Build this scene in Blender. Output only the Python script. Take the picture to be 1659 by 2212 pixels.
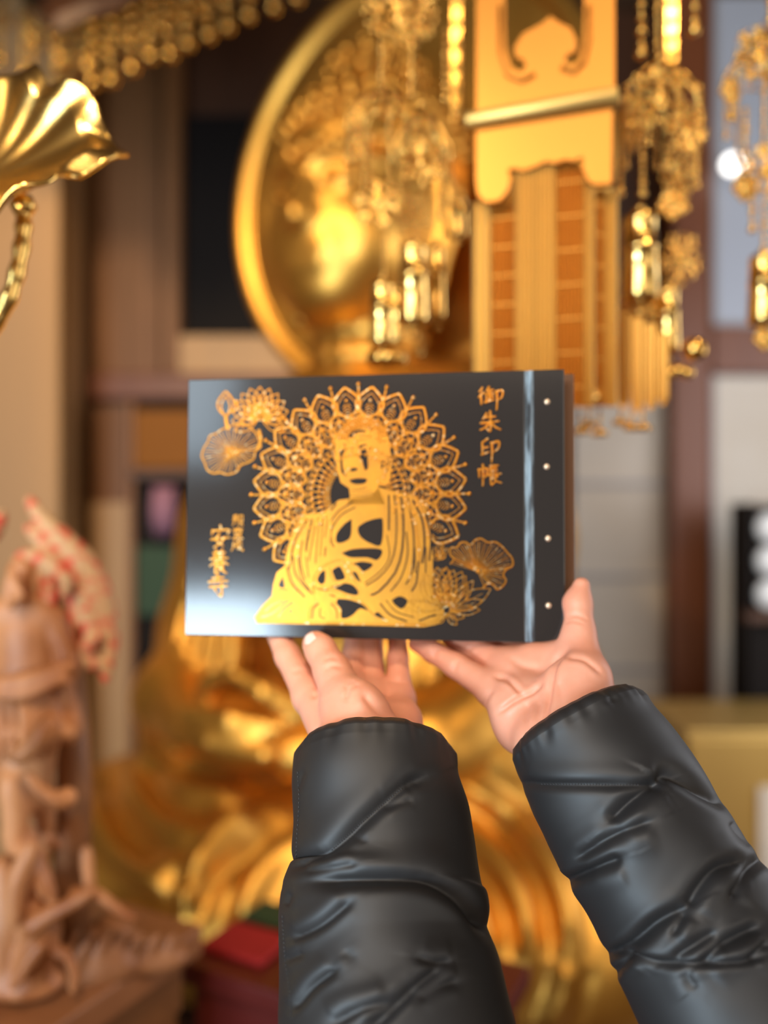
import bpy, bmesh, math, random
import numpy as np
from mathutils import Vector, Matrix
from mathutils.geometry import tessellate_polygon
from mathutils.bvhtree import BVHTree

# ------------------------------------------------------------------ scene, camera, light
for o in list(bpy.data.objects):
    bpy.data.objects.remove(o)
scene = bpy.context.scene
COL = scene.collection
random.seed(7)
FPX, CX, CY, CZ = 1800.0, 829.5, 1106.0, 1.6          # focal length in pixels, picture centre, eye height


def P(px, py, d):
    """point that stands at distance d in front of the eye, seen at pixel (px, py)"""
    return Vector(((px - CX) / FPX * d, d, CZ - (py - CY) / FPX * d))


cam_data = bpy.data.cameras.new('camera')
cam = bpy.data.objects.new('camera', cam_data)
COL.objects.link(cam)
cam.location = (0, 0, CZ)
cam.rotation_euler = (math.radians(90), 0, 0)
cam_data.sensor_fit = 'VERTICAL'
cam_data.sensor_height = 36.0
cam_data.lens = FPX / 2212 * 36.0
cam_data.clip_start = 0.02
cam_data.dof.use_dof = True
cam_data.dof.focus_distance = 0.475
cam_data.dof.aperture_fstop = 2.15
scene.camera = cam

vs = scene.view_settings
vs.view_transform = 'Standard'
vs.look = 'None'
vs.gamma = 1.0
vs.use_curve_mapping = False
vs.exposure = 0.0

world = bpy.data.worlds.new('hall_air')
scene.world = world
world.use_nodes = True
world.node_tree.nodes['Background'].inputs[0].default_value = (1.0, 0.72, 0.42, 1)
world.node_tree.nodes['Background'].inputs[1].default_value = 0.11
scene.cycles.sample_clamp_indirect = 4.0
scene.cycles.adaptive_threshold = 0.02
scene.cycles.max_bounces = 5
scene.cycles.diffuse_bounces = 3
scene.cycles.glossy_bounces = 4
scene.cycles.caustics_reflective = False
scene.cycles.caustics_refractive = False


def area(name, loc, target, sx, sy, power, color):
    l = bpy.data.lights.new(name, 'AREA')
    l.shape = 'RECTANGLE'
    l.size, l.size_y = sx, sy
    l.energy = power
    l.color = color
    o = bpy.data.objects.new(name, l)
    COL.objects.link(o)
    o.location = loc
    o.rotation_euler = (Vector(target) - Vector(loc)).to_track_quat('-Z', 'Y').to_euler()
    return o


def spot(name, loc, target, power, color, angle=50, radius=0.06, blend=0.6):
    l = bpy.data.lights.new(name, 'SPOT')
    l.energy = power
    l.color = color
    l.spot_size = math.radians(angle)
    l.spot_blend = blend
    l.shadow_soft_size = radius
    o = bpy.data.objects.new(name, l)
    COL.objects.link(o)
    o.location = loc
    o.rotation_euler = (Vector(target) - Vector(loc)).to_track_quat('-Z', 'Y').to_euler()
    return o


WARM = (1.0, 0.74, 0.42)
DAY = (0.66, 0.85, 1.0)
area('daylight_side_door', (-1.78, -1.85, 1.05), (0.0, 0.6, 1.5), 1.05, .84, 92, DAY)
area('daylight_side_transom', (-2.0, -1.80, 2.50), (0.0, 0.6, 1.5), 1.1, .9, 24, DAY)
area('added_fill_high_left', (-1.0, -2.1, 3.05), (0.05, 0.8, 1.4), 2.2, .9, 66, (1.0, 0.83, 0.66))  # unseen warm fill added high on the left for hands and sleeves
area('added_fill_right', (2.3, -2.4, 1.9), (0.1, 1.0, 1.4), 1.8, 1.8, 22, (1.0, 0.90, 0.78))  # weak unseen fill added behind on the right, for the hands
area('daylight_right_window', (2.3, 1.6, 2.0), (0.6, 2.9, 1.6), 1.4, 1.6, 34, (0.9, 0.93, 1.0))
spot('ceiling_spot_statue', (-1.3, 0.3, 3.2), (-0.25, 2.0, 2.0), 110, WARM, 55, 0.10)
spot('ceiling_spot_banner', (0.15, -0.5, 3.0), (0.22, 0.86, 1.9), 15, WARM, 40, 0.06)
spot('added_glint_spot_ornaments', (0.75, -0.2, 2.9), (0.25, 0.88, 1.95), 12, WARM, 40, 0.02)  # extra spot added to put glints on the hanging brass
spot('ceiling_spot_lap', (0.9, 0.6, 3.3), (-0.3, 1.8, 1.0), 26, WARM, 60, 0.10)
spot('ceiling_spot_figure', (-0.1, -0.4, 2.9), (-0.45, 0.95, 1.2), 62, (1.0, 0.76, 0.5), 34, 0.06)
spot('added_low_spot_lotus', (-0.62, -0.25, 1.15), (-0.34, 0.74, 1.92), 26, WARM, 30, 0.05)  # added spot brightening the lotus leaf from below, no real fixture
spot('ceiling_spot_wall_left', (-1.0, 1.2, 3.4), (-1.1, 3.3, 1.2), 120, (1.0, 0.70, 0.38), 70, 0.12)
spot('ceiling_spot_lotus', (-0.75, -0.3, 2.6), (-0.30, 0.72, 1.95), 34, WARM, 34, 0.05)


# ------------------------------------------------------------------ object helpers
def link(o, parent=None):
    COL.objects.link(o)
    if parent is not None:
        o.parent = parent
    return o


def tag(o, label=None, cat=None, group=None, kind=None):
    if label: o['label'] = label
    if cat: o['category'] = cat
    if group: o['group'] = group
    if kind: o['kind'] = kind
    return o


def empty(name, loc=(0, 0, 0), label=None, cat=None, group=None):
    o = bpy.data.objects.new(name, None)
    o.empty_display_size = 0.05
    link(o)
    o.location = loc
    return tag(o, label, cat, group)


def mesh_np(name, V, F, mat=None, parent=None, smooth=True, loc=None):
    """V (n,3) array, F (m,3|4) array or list of index lists"""
    me = bpy.data.meshes.new(name)
    if isinstance(F, np.ndarray):
        V = np.ascontiguousarray(V, dtype=np.float32)
        m, k = F.shape
        me.vertices.add(len(V))
        me.vertices.foreach_set('co', V.ravel())
        me.loops.add(m * k)
        me.loops.foreach_set('vertex_index', np.ascontiguousarray(F, dtype=np.int32).ravel())
        me.polygons.add(m)
        me.polygons.foreach_set('loop_start', np.arange(0, m * k, k, dtype=np.int32))
        try:
            me.polygons.foreach_set('loop_total', np.full(m, k, dtype=np.int32))
        except Exception:
            pass
        me.update(calc_edges=True)
        me.validate()
    else:
        me.from_pydata([tuple(v) for v in V], [], F)
        me.update()
    me.polygons.foreach_set('use_smooth', np.full(len(me.polygons), smooth))
    if mat is not None:
        me.materials.append(mat)
    o = bpy.data.objects.new(name, me)
    link(o, parent)
    if loc is not None:
        # keep the geometry where it is, put the origin at loc
        me.transform(Matrix.Translation(-Vector(loc)))
        o.location = loc
    return o


class MB:
    """collects shapes and links them as ONE mesh object"""
    def __init__(self):
        self.v, self.f = [], []

    def add(self, V, F):
        n = len(self.v)
        self.v += [tuple(p) for p in V]
        self.f += [[i + n for i in q] for q in F]
        return self

    def box(self, lo, hi, M=None, bevel=0.0):
        (x0, y0, z0), (x1, y1, z1) = lo, hi
        if bevel <= 0:
            V = [Vector((x, y, z)) for z in (z0, z1) for y in (y0, y1) for x in (x0, x1)]
            F = [(0, 2, 3, 1), (4, 5, 7, 6), (0, 1, 5, 4), (2, 6, 7, 3), (0, 4, 6, 2), (1, 3, 7, 5)]
        else:
            bm = bmesh.new()
            bmesh.ops.create_cube(bm, size=1)
            for v in bm.verts:
                v.co = Vector(((x0 + x1) / 2 + v.co.x * (x1 - x0), (y0 + y1) / 2 + v.co.y * (y1 - y0), (z0 + z1) / 2 + v.co.z * (z1 - z0)))
            bmesh.ops.bevel(bm, geom=bm.edges[:], offset=bevel, segments=2, affect='EDGES', profile=0.5)
            bm.verts.ensure_lookup_table()
            V = [v.co.copy() for v in bm.verts]
            F = [[v.index for v in f.verts] for f in bm.faces]
            bm.free()
        if M is not None:
            V = [M @ v for v in V]
        return self.add(V, F)

    def tube(self, pts, radii, n=10, cap=True, flat=None):
        pts = [Vector(p) for p in pts]
        if not hasattr(radii, '__len__'):
            radii = [radii] * len(pts)
        rings, up = [], None
        for i, p in enumerate(pts):
            t = (pts[min(i + 1, len(pts) - 1)] - pts[max(i - 1, 0)])
            t = t.normalized() if t.length > 1e-9 else Vector((0, 0, 1))
            if up is None:
                up = t.orthogonal().normalized()
            u = (up - t * up.dot(t))
            u = u.normalized() if u.length > 1e-6 else t.orthogonal().normalized()
            up = u
            w = t.cross(u)
            rings.append([p + (u * math.cos(2 * math.pi * k / n) + w * math.sin(2 * math.pi * k / n)) * radii[i] for k in range(n)])
        V = [v for r in rings for v in r]
        F = []
        for i in range(len(rings) - 1):
            for k in range(n):
                a, b = i * n + k, i * n + (k + 1) % n
                F.append((a, b, b + n, a + n))
        if cap:
            F.append(list(range(n))[::-1])
            F.append([(len(rings) - 1) * n + k for k in range(n)])
        return self.add(V, F)

    def lathe(self, profile, n=24, M=None, a0=0.0, a1=2 * math.pi):
        """profile: (r, z) pairs, axis z"""
        V, F = [], []
        full = abs(a1 - a0 - 2 * math.pi) < 1e-6
        cols = n if full else n + 1
        for (r, z) in profile:
            for k in range(cols):
                a = a0 + (a1 - a0) * k / n
                V.append(Vector((r * math.cos(a), r * math.sin(a), z)))
        for i in range(len(profile) - 1):
            for k in range(n):
                a, b = i * cols + k, i * cols + (k + 1) % cols
                F.append((a, b, b + cols, a + cols))
        if M is not None:
            V = [M @ v for v in V]
        return self.add(V, F)

    def ball(self, c, r, nu=10, nv=7, sz=(1, 1, 1)):
        prof = [(r * math.sin(math.pi * i / nv) + 1e-6, -r * math.cos(math.pi * i / nv)) for i in range(nv + 1)]
        S = Matrix.Diagonal((sz[0], sz[1], sz[2], 1))
        return self.lathe(prof, nu, Matrix.Translation(Vector(c)) @ S)

    def plate(self, outline, th, M, holes=()):
        """flat outline in local x,z; thickness th along local y; M places it"""
        loops = [[Vector((x, 0, z)) for x, z in outline]] + [[Vector((x, 0, z)) for x, z in h] for h in holes]
        tris = tessellate_polygon([[Vector((v.x, v.z, 0)) for v in l] for l in loops])
        flat = [v for l in loops for v in l]
        n = len(flat)
        V = [M @ (v + Vector((0, -th / 2, 0))) for v in flat] + [M @ (v + Vector((0, th / 2, 0))) for v in flat]
        F = [tuple(t) for t in tris] + [(t[2] + n, t[1] + n, t[0] + n) for t in tris]
        s = 0
        for l in loops:
            m = len(l)
            for k in range(m):
                a, b = s + k, s + (k + 1) % m
                F.append((a, b, b + n, a + n))
            s += m
        return self.add(V, F)

    def build(self, name, mat, parent=None, smooth=False, loc=None):
        o = mesh_np(name, self.v, self.f, mat, parent, smooth, loc)
        bm = bmesh.new()
        bm.from_mesh(o.data)
        bmesh.ops.recalc_face_normals(bm, faces=bm.faces[:])
        bm.to_mesh(o.data)
        bm.free()
        return o


def arc(pts, n=24):
    """smooth curve through points (Catmull-Rom), any dimension"""
    A = [np.array(p, float) for p in pts]
    A = [2 * A[0] - A[1]] + A + [2 * A[-1] - A[-2]]
    out = []
    m = len(A) - 3
    per = max(2, n // m)
    for i in range(m):
        p0, p1, p2, p3 = A[i:i + 4]
        for k in range(per):
            t = k / per
            out.append(0.5 * ((2 * p1) + (-p0 + p2) * t + (2 * p0 - 5 * p1 + 4 * p2 - p3) * t * t + (-p0 + 3 * p1 - 3 * p2 + p3) * t ** 3))
    out.append(A[-2])
    return out


# ------------------------------------------------------------------ blended solids on a grid (for bodies, hands, carvings)
def cap(a, b, ra, rb=None, k=0.01, sub=False):
    return ('cap', np.array(a, float), np.array(b, float), ra, ra if rb is None else rb, k, sub)


def chain(pts, radii, k=0.01, sub=False):
    return [cap(pts[i], pts[i + 1], radii[i], radii[i + 1], k, sub) for i in range(len(pts) - 1)]


def ell(c, r, R=None, k=0.02, sub=False):
    return ('ell', np.array(c, float), np.array(r, float), None if R is None else np.array(R, float), k, sub)


def solid(prims, vox):
    """surface-nets mesh of smoothly blended primitives -> V, F"""
    lo, hi = np.full(3, 1e9), np.full(3, -1e9)

    def bounds(p):
        if p[0] == 'cap':
            m = max(p[3], p[4])
            return np.minimum(p[1], p[2]) - m, np.maximum(p[1], p[2]) + m
        m = p[2].max() if p[3] is not None else p[2]
        return p[1] - m, p[1] + m
    for p in prims:
        if not p[-1]:
            a, b = bounds(p)
            lo, hi = np.minimum(lo, a), np.maximum(hi, b)
    lo, hi = lo - 4 * vox, hi + 4 * vox
    n = np.ceil((hi - lo) / vox).astype(int) + 1
    D = np.full(n, 1.0, np.float32)
    for p in prims:
        a, b = bounds(p)
        k, sub = p[-2], p[-1]
        pad = k + 3 * vox
        i0 = np.clip(((a - pad - lo) / vox).astype(int), 0, n - 1)
        i1 = np.clip(((b + pad - lo) / vox).astype(int) + 2, 1, n)
        if np.any(i1 <= i0):
            continue
        sl = tuple(slice(i0[j], i1[j]) for j in range(3))
        gx = (lo[0] + vox * np.arange(i0[0], i1[0], dtype=np.float32))[:, None, None]
        gy = (lo[1] + vox * np.arange(i0[1], i1[1], dtype=np.float32))[None, :, None]
        gz = (lo[2] + vox * np.arange(i0[2], i1[2], dtype=np.float32))[None, None, :]
        if p[0] == 'cap':
            A, B, ra, rb = p[1], p[2], p[3], p[4]
            ab = B - A
            L2 = max(float(ab @ ab), 1e-12)
            t = np.clip(((gx - A[0]) * ab[0] + (gy - A[1]) * ab[1] + (gz - A[2]) * ab[2]) / L2, 0, 1)
            d = np.sqrt((gx - A[0] - ab[0] * t) ** 2 + (gy - A[1] - ab[1] * t) ** 2 + (gz - A[2] - ab[2] * t) ** 2) - (ra + (rb - ra) * t)
        else:
            C, r, R = p[1], p[2], p[3]
            x, y, z = gx - C[0], gy - C[1], gz - C[2]
            if R is not None:
                x, y, z = R[0, 0] * x + R[0, 1] * y + R[0, 2] * z, R[1, 0] * x + R[1, 1] * y + R[1, 2] * z, R[2, 0] * x + R[2, 1] * y + R[2, 2] * z
            q = np.sqrt((x / r[0]) ** 2 + (y / r[1]) ** 2 + (z / r[2]) ** 2)
            d = (q - 1) * float(r.min()) if r.max() / r.min() < 1.8 else q * (q - 1) / np.maximum(np.sqrt((x / r[0] ** 2) ** 2 + (y / r[1] ** 2) ** 2 + (z / r[2] ** 2) ** 2), 1e-6)
        E = D[sl]
        if sub:
            h = np.clip(0.5 - 0.5 * (E + d) / k, 0, 1)
            D[sl] = E + (-d - E) * h + k * h * (1 - h)
        else:
            h = np.clip(0.5 + 0.5 * (E - d) / k, 0, 1)
            D[sl] = E + (d - E) * h - k * h * (1 - h)
    S = D < 0
    s = S[:-1, :-1, :-1]
    allin, anyin = s.copy(), s.copy()
    offs = [(i, j, l) for i in (0, 1) for j in (0, 1) for l in (0, 1)]
    for (i, j, l) in offs[1:]:
        c = S[i:n[0] - 1 + i, j:n[1] - 1 + j, l:n[2] - 1 + l]
        allin &= c
        anyin |= c
    act = anyin & ~allin
    ix = np.argwhere(act)
    vid = np.full(act.shape, -1, np.int32)
    vid[act] = np.arange(len(ix))
    val = {o: D[ix[:, 0] + o[0], ix[:, 1] + o[1], ix[:, 2] + o[2]] for o in offs}
    acc, cnt = np.zeros((len(ix), 3)), np.zeros(len(ix))
    for o in offs:
        for ax in range(3):
            if o[ax] == 0:
                o2 = tuple(1 if q == ax else o[q] for q in range(3))
                a, b = val[o], val[o2]
                m = (a < 0) != (b < 0)
                t = np.where(m, a / np.where(m, a - b, 1), 0)
                pt = np.tile(np.array(o, float), (len(ix), 1))
                pt[:, ax] += t
                acc += pt * m[:, None]
                cnt += m
    V = lo + vox * (ix + acc / cnt[:, None])
    F = []
    for ax in range(3):
        u, w = (ax + 1) % 3, (ax + 2) % 3
        A = S.take(range(n[ax] - 1), ax)
        B = S.take(range(1, n[ax]), ax)
        e = np.argwhere(A != B)
        e = e[(e[:, u] > 0) & (e[:, w] > 0) & (e[:, u] < n[u] - 1) & (e[:, w] < n[w] - 1)]
        ins = S[e[:, 0], e[:, 1], e[:, 2]]
        q = []
        for (du, dw) in ((0, 0), (1, 0), (1, 1), (0, 1)):
            c = e.copy()
            c[:, u] -= du
            c[:, w] -= dw
            q.append(vid[c[:, 0], c[:, 1], c[:, 2]])
        Q = np.stack(q, 1)
        Q[~ins] = Q[~ins][:, ::-1]
        F.append(Q)
    F = np.concatenate(F)
    F = F[(F >= 0).all(1)]
    return V, F


def relax(V, F, it=2, lam=0.5):
    V = V.copy()
    a, b = np.concatenate([F[:, 0], F[:, 1], F[:, 2], F[:, 3]]), np.concatenate([F[:, 1], F[:, 2], F[:, 3], F[:, 0]])
    cnt = np.bincount(a, minlength=len(V)) + np.bincount(b, minlength=len(V))
    for _ in range(it):
        s = np.zeros_like(V)
        for c in range(3):
            s[:, c] = np.bincount(a, V[b, c], len(V)) + np.bincount(b, V[a, c], len(V))
        V += lam * (s / np.maximum(cnt, 1)[:, None] - V)
    return V


# ------------------------------------------------------------------ materials
def material(name, color, rough=0.5, metal=0.0, **kw):
    m = bpy.data.materials.new(name)
    m.use_nodes = True
    nt = m.node_tree
    b = nt.nodes['Principled BSDF']
    b.inputs['Base Color'].default_value = (*color, 1)
    b.inputs['Roughness'].default_value = rough
    b.inputs['Metallic'].default_value = metal
    if 'spec' in kw: b.inputs['Specular IOR Level'].default_value = kw['spec']
    if 'sss' in kw:
        b.inputs['Subsurface Weight'].default_value = kw['sss']
        b.inputs['Subsurface Radius'].default_value = kw.get('sssr', (0.010, 0.004, 0.002))
        b.inputs['Subsurface Scale'].default_value = 1.0
    if 'coat' in kw:
        b.inputs['Coat Weight'].default_value = kw['coat']
        b.inputs['Coat Roughness'].default_value = kw.get('coatr', 0.2)
    if 'sheen' in kw:
        b.inputs['Sheen Weight'].default_value = kw['sheen']
    if 'trans' in kw: b.inputs['Transmission Weight'].default_value = kw['trans']
    tc = nt.nodes.new('ShaderNodeTexCoord')
    if 'noise' in kw:                                     # second colour mixed by noise: (scale, colour, lo, hi[, stretch])
        sc, c2, lo, hi = kw['noise'][:4]
        mp = nt.nodes.new('ShaderNodeMapping')
        mp.inputs['Scale'].default_value = kw['noise'][4] if len(kw['noise']) > 4 else (1, 1, 1)
        nz = nt.nodes.new('ShaderNodeTexNoise')
        nz.inputs['Scale'].default_value = sc
        nz.inputs['Detail'].default_value = 6
        rp = nt.nodes.new('ShaderNodeValToRGB')
        rp.color_ramp.elements[0].position = lo
        rp.color_ramp.elements[0].color = (*color, 1)
        rp.color_ramp.elements[1].position = hi
        rp.color_ramp.elements[1].color = (*c2, 1)
        nt.links.new(tc.outputs['Object'], mp.inputs['Vector'])
        nt.links.new(mp.outputs[0], nz.inputs['Vector'])
        nt.links.new(nz.outputs['Fac'], rp.inputs['Fac'])
        nt.links.new(rp.outputs[0], b.inputs['Base Color'])
    if 'bump' in kw:                                      # (scale, strength, distance)
        sc, st, di = kw['bump'][:3]
        nz = nt.nodes.new('ShaderNodeTexNoise')
        nz.inputs['Scale'].default_value = sc
        nz.inputs['Detail'].default_value = 4
        bp = nt.nodes.new('ShaderNodeBump')
        bp.inputs['Strength'].default_value = st
        bp.inputs['Distance'].default_value = di
        nt.links.new(tc.outputs['Object'], nz.inputs['Vector'])
        nt.links.new(nz.outputs['Fac'], bp.inputs['Height'])
        nt.links.new(bp.outputs[0], b.inputs['Normal'])
    return m


M = {
    'gold': material('gold_leaf', (0.86, 0.50, 0.12), 0.36, 1.0, noise=(9, (0.78, 0.42, 0.09), 0.35, 0.7)),
    'gold_bright': material('polished_gold', (0.95, 0.63, 0.20), 0.20, 1.0),
    'gold_brass': material('brass_ornament', (0.80, 0.47, 0.12), 0.17, 1.0),
    'gold_statue': material('statue_gold_leaf', (0.72, 0.38, 0.075), 0.40, 0.95, noise=(5, (0.62, 0.30, 0.05), 0.35, 0.75)),
    'gold_board': material('matt_gold_board', (0.46, 0.185, 0.030), 0.40, 0.85),
    'amber': material('amber_panel', (0.22, 0.075, 0.004), 0.6, 0.0, spec=0.2),
    'gold_amber': material('amber_gold_brocade', (0.66, 0.32, 0.06), 0.42, 0.8),
    'gold_pale': material('pale_gold_brocade', (0.80, 0.52, 0.16), 0.42, 0.75),
    'foil': material('gold_foil_painted_glints', (0.54, 0.215, 0.028), 0.34, 1.0, noise=(420, (0.86, 0.66, 0.36), 0.56, 0.72), bump=(900, 0.35, 0.0002)),  # pale flecks in the colour imitate glints on the foil
    'foil_smooth': material('smooth_gold_foil', (0.58, 0.24, 0.030), 0.33, 1.0, noise=(70, (0.50, 0.20, 0.03), 0.35, 0.7), bump=(500, 0.3, 0.0002)),
    'cover': material('black_cover_cloth', (0.028, 0.023, 0.021), 0.12, 0.0, spec=0.6, bump=(1500, 0.12, 0.00005)),
    'paper': material('washi_paper', (0.72, 0.62, 0.45), 0.9),
    'back_cover': material('brown_back_cover', (0.16, 0.07, 0.03), 0.6),
    'sheen_wear': material('pale_hinge_sheen_wear', (0.05, 0.055, 0.06), 0.35, 0.0, noise=(300, (0.30, 0.38, 0.44), 0.42, 0.62, (1.0, 1.0, 0.12))),  # blue-grey streaks: scuffs plus a reflection painted into the colour
    'peg': material('peg_brass', (0.75, 0.55, 0.38), 0.3, 0.6),
    'skin': material('skin', (0.84, 0.39, 0.26), 0.46, 0.0, sss=0.15, noise=(28, (0.78, 0.31, 0.19), 0.35, 0.75), bump=(260, 0.12, 0.0006)),
    'nail': material('finger_nail', (0.84, 0.64, 0.54), 0.28),
    'nylon': material('black_nylon', (0.016, 0.015, 0.0155), 0.54, 0.0, spec=0.6, bump=(2400, 0.10, 0.0002)),
    'thread': material('black_thread', (0.045, 0.043, 0.045), 0.6),
    'wood_dark': material('dark_timber', (0.085, 0.030, 0.010), 0.55, 0.0, noise=(6, (0.055, 0.020, 0.008), 0.3, 0.7, (1, 1, 0.1))),
    'wood_red': material('red_brown_timber', (0.20, 0.058, 0.018), 0.45, 0.0, noise=(6, (0.14, 0.038, 0.011), 0.3, 0.7, (1, 1, 0.1))),
    'wood_mid': material('brown_board', (0.24, 0.095, 0.024), 0.55, 0.0, noise=(5, (0.17, 0.062, 0.016), 0.3, 0.7, (1, 1, 0.08))),
    'wood_pale': material('pale_timber', (0.55, 0.30, 0.12), 0.55, 0.0, noise=(5, (0.42, 0.25, 0.12), 0.3, 0.7, (1, 1, 0.08))),
    'carving': material('carved_camphor_wood', (0.66, 0.29, 0.12), 0.5, 0.0, noise=(16, (0.30, 0.09, 0.022), 0.38, 0.66, (1, 1, 0.4))),
    'flame': material('painted_flame_wood', (0.60, 0.35, 0.17), 0.6, 0.0, noise=(75, (0.66, 0.075, 0.035), 0.47, 0.60)),
    'base_wood': material('base_wood', (0.34, 0.14, 0.055), 0.5, 0.0, noise=(7, (0.24, 0.09, 0.032), 0.3, 0.7, (0.2, 1, 1))),
    'black': material('black_lacquer', (0.010, 0.007, 0.006), 0.7, 0.0, spec=0.15),
    'red': material('red_lacquer', (0.10, 0.008, 0.005), 0.45),
    'red_cloth': material('red_brocade', (0.34, 0.010, 0.008), 0.8),
    'green_cloth': material('dark_green_brocade', (0.02, 0.05, 0.02), 0.7),
    'purple': material('purple_cloth', (0.30, 0.14, 0.20), 0.8),
    'shoji': material('paper_screen', (0.68, 0.60, 0.51), 0.9, noise=(2, (0.60, 0.51, 0.41), 0.35, 0.7)),
    'shoji_line': material('screen_lattice', (0.38, 0.36, 0.36), 0.7),
    'window': material('grey_window_paper', (0.42, 0.45, 0.52), 0.5),
    'white': material('white_enamel', (0.80, 0.80, 0.80), 0.35),
    'floor': material('floor_boards', (0.16, 0.08, 0.035), 0.35, 0.0, noise=(6, (0.11, 0.05, 0.02), 0.3, 0.7, (0.1, 1, 1))),
    'ceiling': material('ceiling_boards', (0.09, 0.045, 0.02), 0.7),
    'plaster': material('ochre_plaster', (0.40, 0.28, 0.16), 0.85),
}

# ------------------------------------------------------------------ the hall
def panel(name, px0, py0, px1, py1, d, th, mat, parent=None, kind='structure', label=None, bevel=0.0):
    """upright board whose front face stands at distance d and spans those picture edges"""
    a, b = P(px0, py1, d), P(px1, py0, d)
    c = ((a.x + b.x) / 2, d, a.z)
    mb = MB().box((a.x, d, a.z), (b.x, d + th, b.z), bevel=bevel)
    if parent is not None:
        return mb.build(name, mat, parent)
    o = mb.build(name, mat, None, loc=c)
    return tag(o, label, None, None, kind)


BW = 3.4
tag(MB().box((-3.2, -3.4, -0.1), (3.2, BW + 0.3, 0.0)).build('floor', M['floor'], loc=(0, 0, 0)), 'dark board floor of the temple hall', kind='structure')
tag(MB().box((-3.2, -3.4, 3.7), (3.2, BW + 0.3, 3.8)).build('ceiling', M['ceiling'], loc=(0, 0, 3.7)), 'dark board ceiling of the temple hall', kind='structure')
tag(MB().box((-3.2, BW + 0.1, 0), (3.2, BW + 0.3, 3.7)).build('wall_back', M['wood_dark'], loc=(0, BW + 0.1, 0)), 'dark timber back wall behind the statue', kind='structure')
tag(MB().box((-3.3, -3.4, 0), (-3.2, BW + 0.3, 3.7)).build('wall_left', M['plaster'], loc=(-3.2, 0, 0)), 'ochre plaster side wall', kind='structure')
tag(MB().box((3.2, -3.4, 0), (3.3, BW + 0.3, 3.7)).build('wall_right', M['plaster'], loc=(3.2, 0, 0)), 'ochre plaster side wall', kind='structure')
tag(MB().box((-3.2, -3.4, 2.7), (3.2, -3.3, 3.7)).box((1.9, -3.4, 0), (3.2, -3.3, 2.7)).box((-1.0, -3.4, 0), (-0.6, -3.3, 2.7))
    .build('wall_front', M['wood_mid'], loc=(0, -3.35, 0)), 'entrance wall with open doorways', kind='structure')

# left part of the back wall: pillar, board panels, rail, dark alcove with its frame
panel('pillar', -260, -200, 128, 2600, 3.0, 0.25, M['wood_pale'], label='pale timber pillar beside the carved guardian', bevel=0.02)
for i, (x0, x1) in enumerate(((132, 204), (206, 276), (278, 346))):
    panel('wall_board', x0, -150, x1, 806, BW, 0.05, M['wood_mid'], label='brown wall boards between the pale pillar and the alcove')
panel('trim_1', 128, 806, 640, 862, BW - 0.05, 0.1, M['wood_red'], label='red-brown wall rail under the boards', bevel=0.008)
for i, (x0, x1) in enumerate(((132, 200), (202, 274))):
    panel('wall_board', x0, 864, x1, 1950, BW, 0.05, M['wood_mid'], label='brown wall boards below the rail')
panel('wall_board', 196, 1085, 276, 1800, BW - 0.04, 0.03, M['wood_pale'], label='pale board low on the wall')
al = panel('alcove', 388, 250, 760, 724, BW + 0.04, 0.05, M['black'], label='black alcove behind the golden halo')
panel('trim_2', 350, -150, 386, 806, BW - 0.04, 0.1, M['wood_mid'], label='upright frame of the black alcove', bevel=0.006)
panel('trim_3', 386, 724, 800, 806, BW - 0.04, 0.1, M['wood_pale'], label='pale sill board of the black alcove', bevel=0.006)
# right part: posts, beam, screens, window
panel('post', 1452, -200, 1540, 2500, BW - 0.1, 0.18, M['wood_red'], label='red-brown post by the paper screens', bevel=0.02)
panel('trim_4', 1540, 702, 1900, 806, BW - 0.06, 0.12, M['wood_red'], label='red-brown beam over the cream screen', bevel=0.01)
panel('trim_5', 900, 770, 1452, 840, BW - 0.06, 0.12, M['wood_dark'], label='dark beam behind the hanging banner', bevel=0.01)


def screen(name, px0, py0, px1, py1, d, nx, ny, label, paper='shoji'):
    root = empty(name, P((px0 + px1) / 2, py1, d), label)
    root['kind'] = 'structure'
    o = root.location
    xs = [px0 + (px1 - px0) * i / nx for i in range(nx + 1)]
    ys = [py0 + (py1 - py0) * i / ny for i in range(ny + 1)]
    for i in range(nx):
        for j in range(ny):
            a, b = P(xs[i], ys[j + 1], d) - o, P(xs[i + 1], ys[j], d) - o
            MB().box((a.x + 0.006, 0.012, a.z + 0.006), (b.x - 0.006, 0.018, b.z - 0.006)).build('paper_pane', M[paper], root)
    for x in xs:
        a, b = P(x, py1, d) - o, P(x, py0, d) - o
        MB().box((a.x - 0.008, 0, a.z), (a.x + 0.008, 0.02, b.z)).build('lattice_bar', M['shoji_line'], root)
    for y in ys:
        a, b = P(px0, y, d) - o, P(px1, y, d) - o
        MB().box((a.x, -0.002, a.z - 0.010), (b.x, 0.018, a.z + 0.010)).build('lattice_bar', M['shoji_line'], root)
    return root


screen('window_1', 1545, -120, 1900, 700, BW - 0.02, 2, 1, 'grey-blue window above the beam', 'window')
screen('window_2', 1236, 845, 1450, 2050, BW - 0.02, 1, 6, 'grey paper screen with lattice bars beside the book', 'shoji')
screen('window_3', 1542, 808, 1900, 1900, BW - 0.02, 1, 1, 'tall cream paper screen beside the black rack', 'shoji')
screen('window_4', 900, 845, 1234, 2050, BW - 0.02, 2, 6, 'paper screen behind the book', 'shoji')

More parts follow.
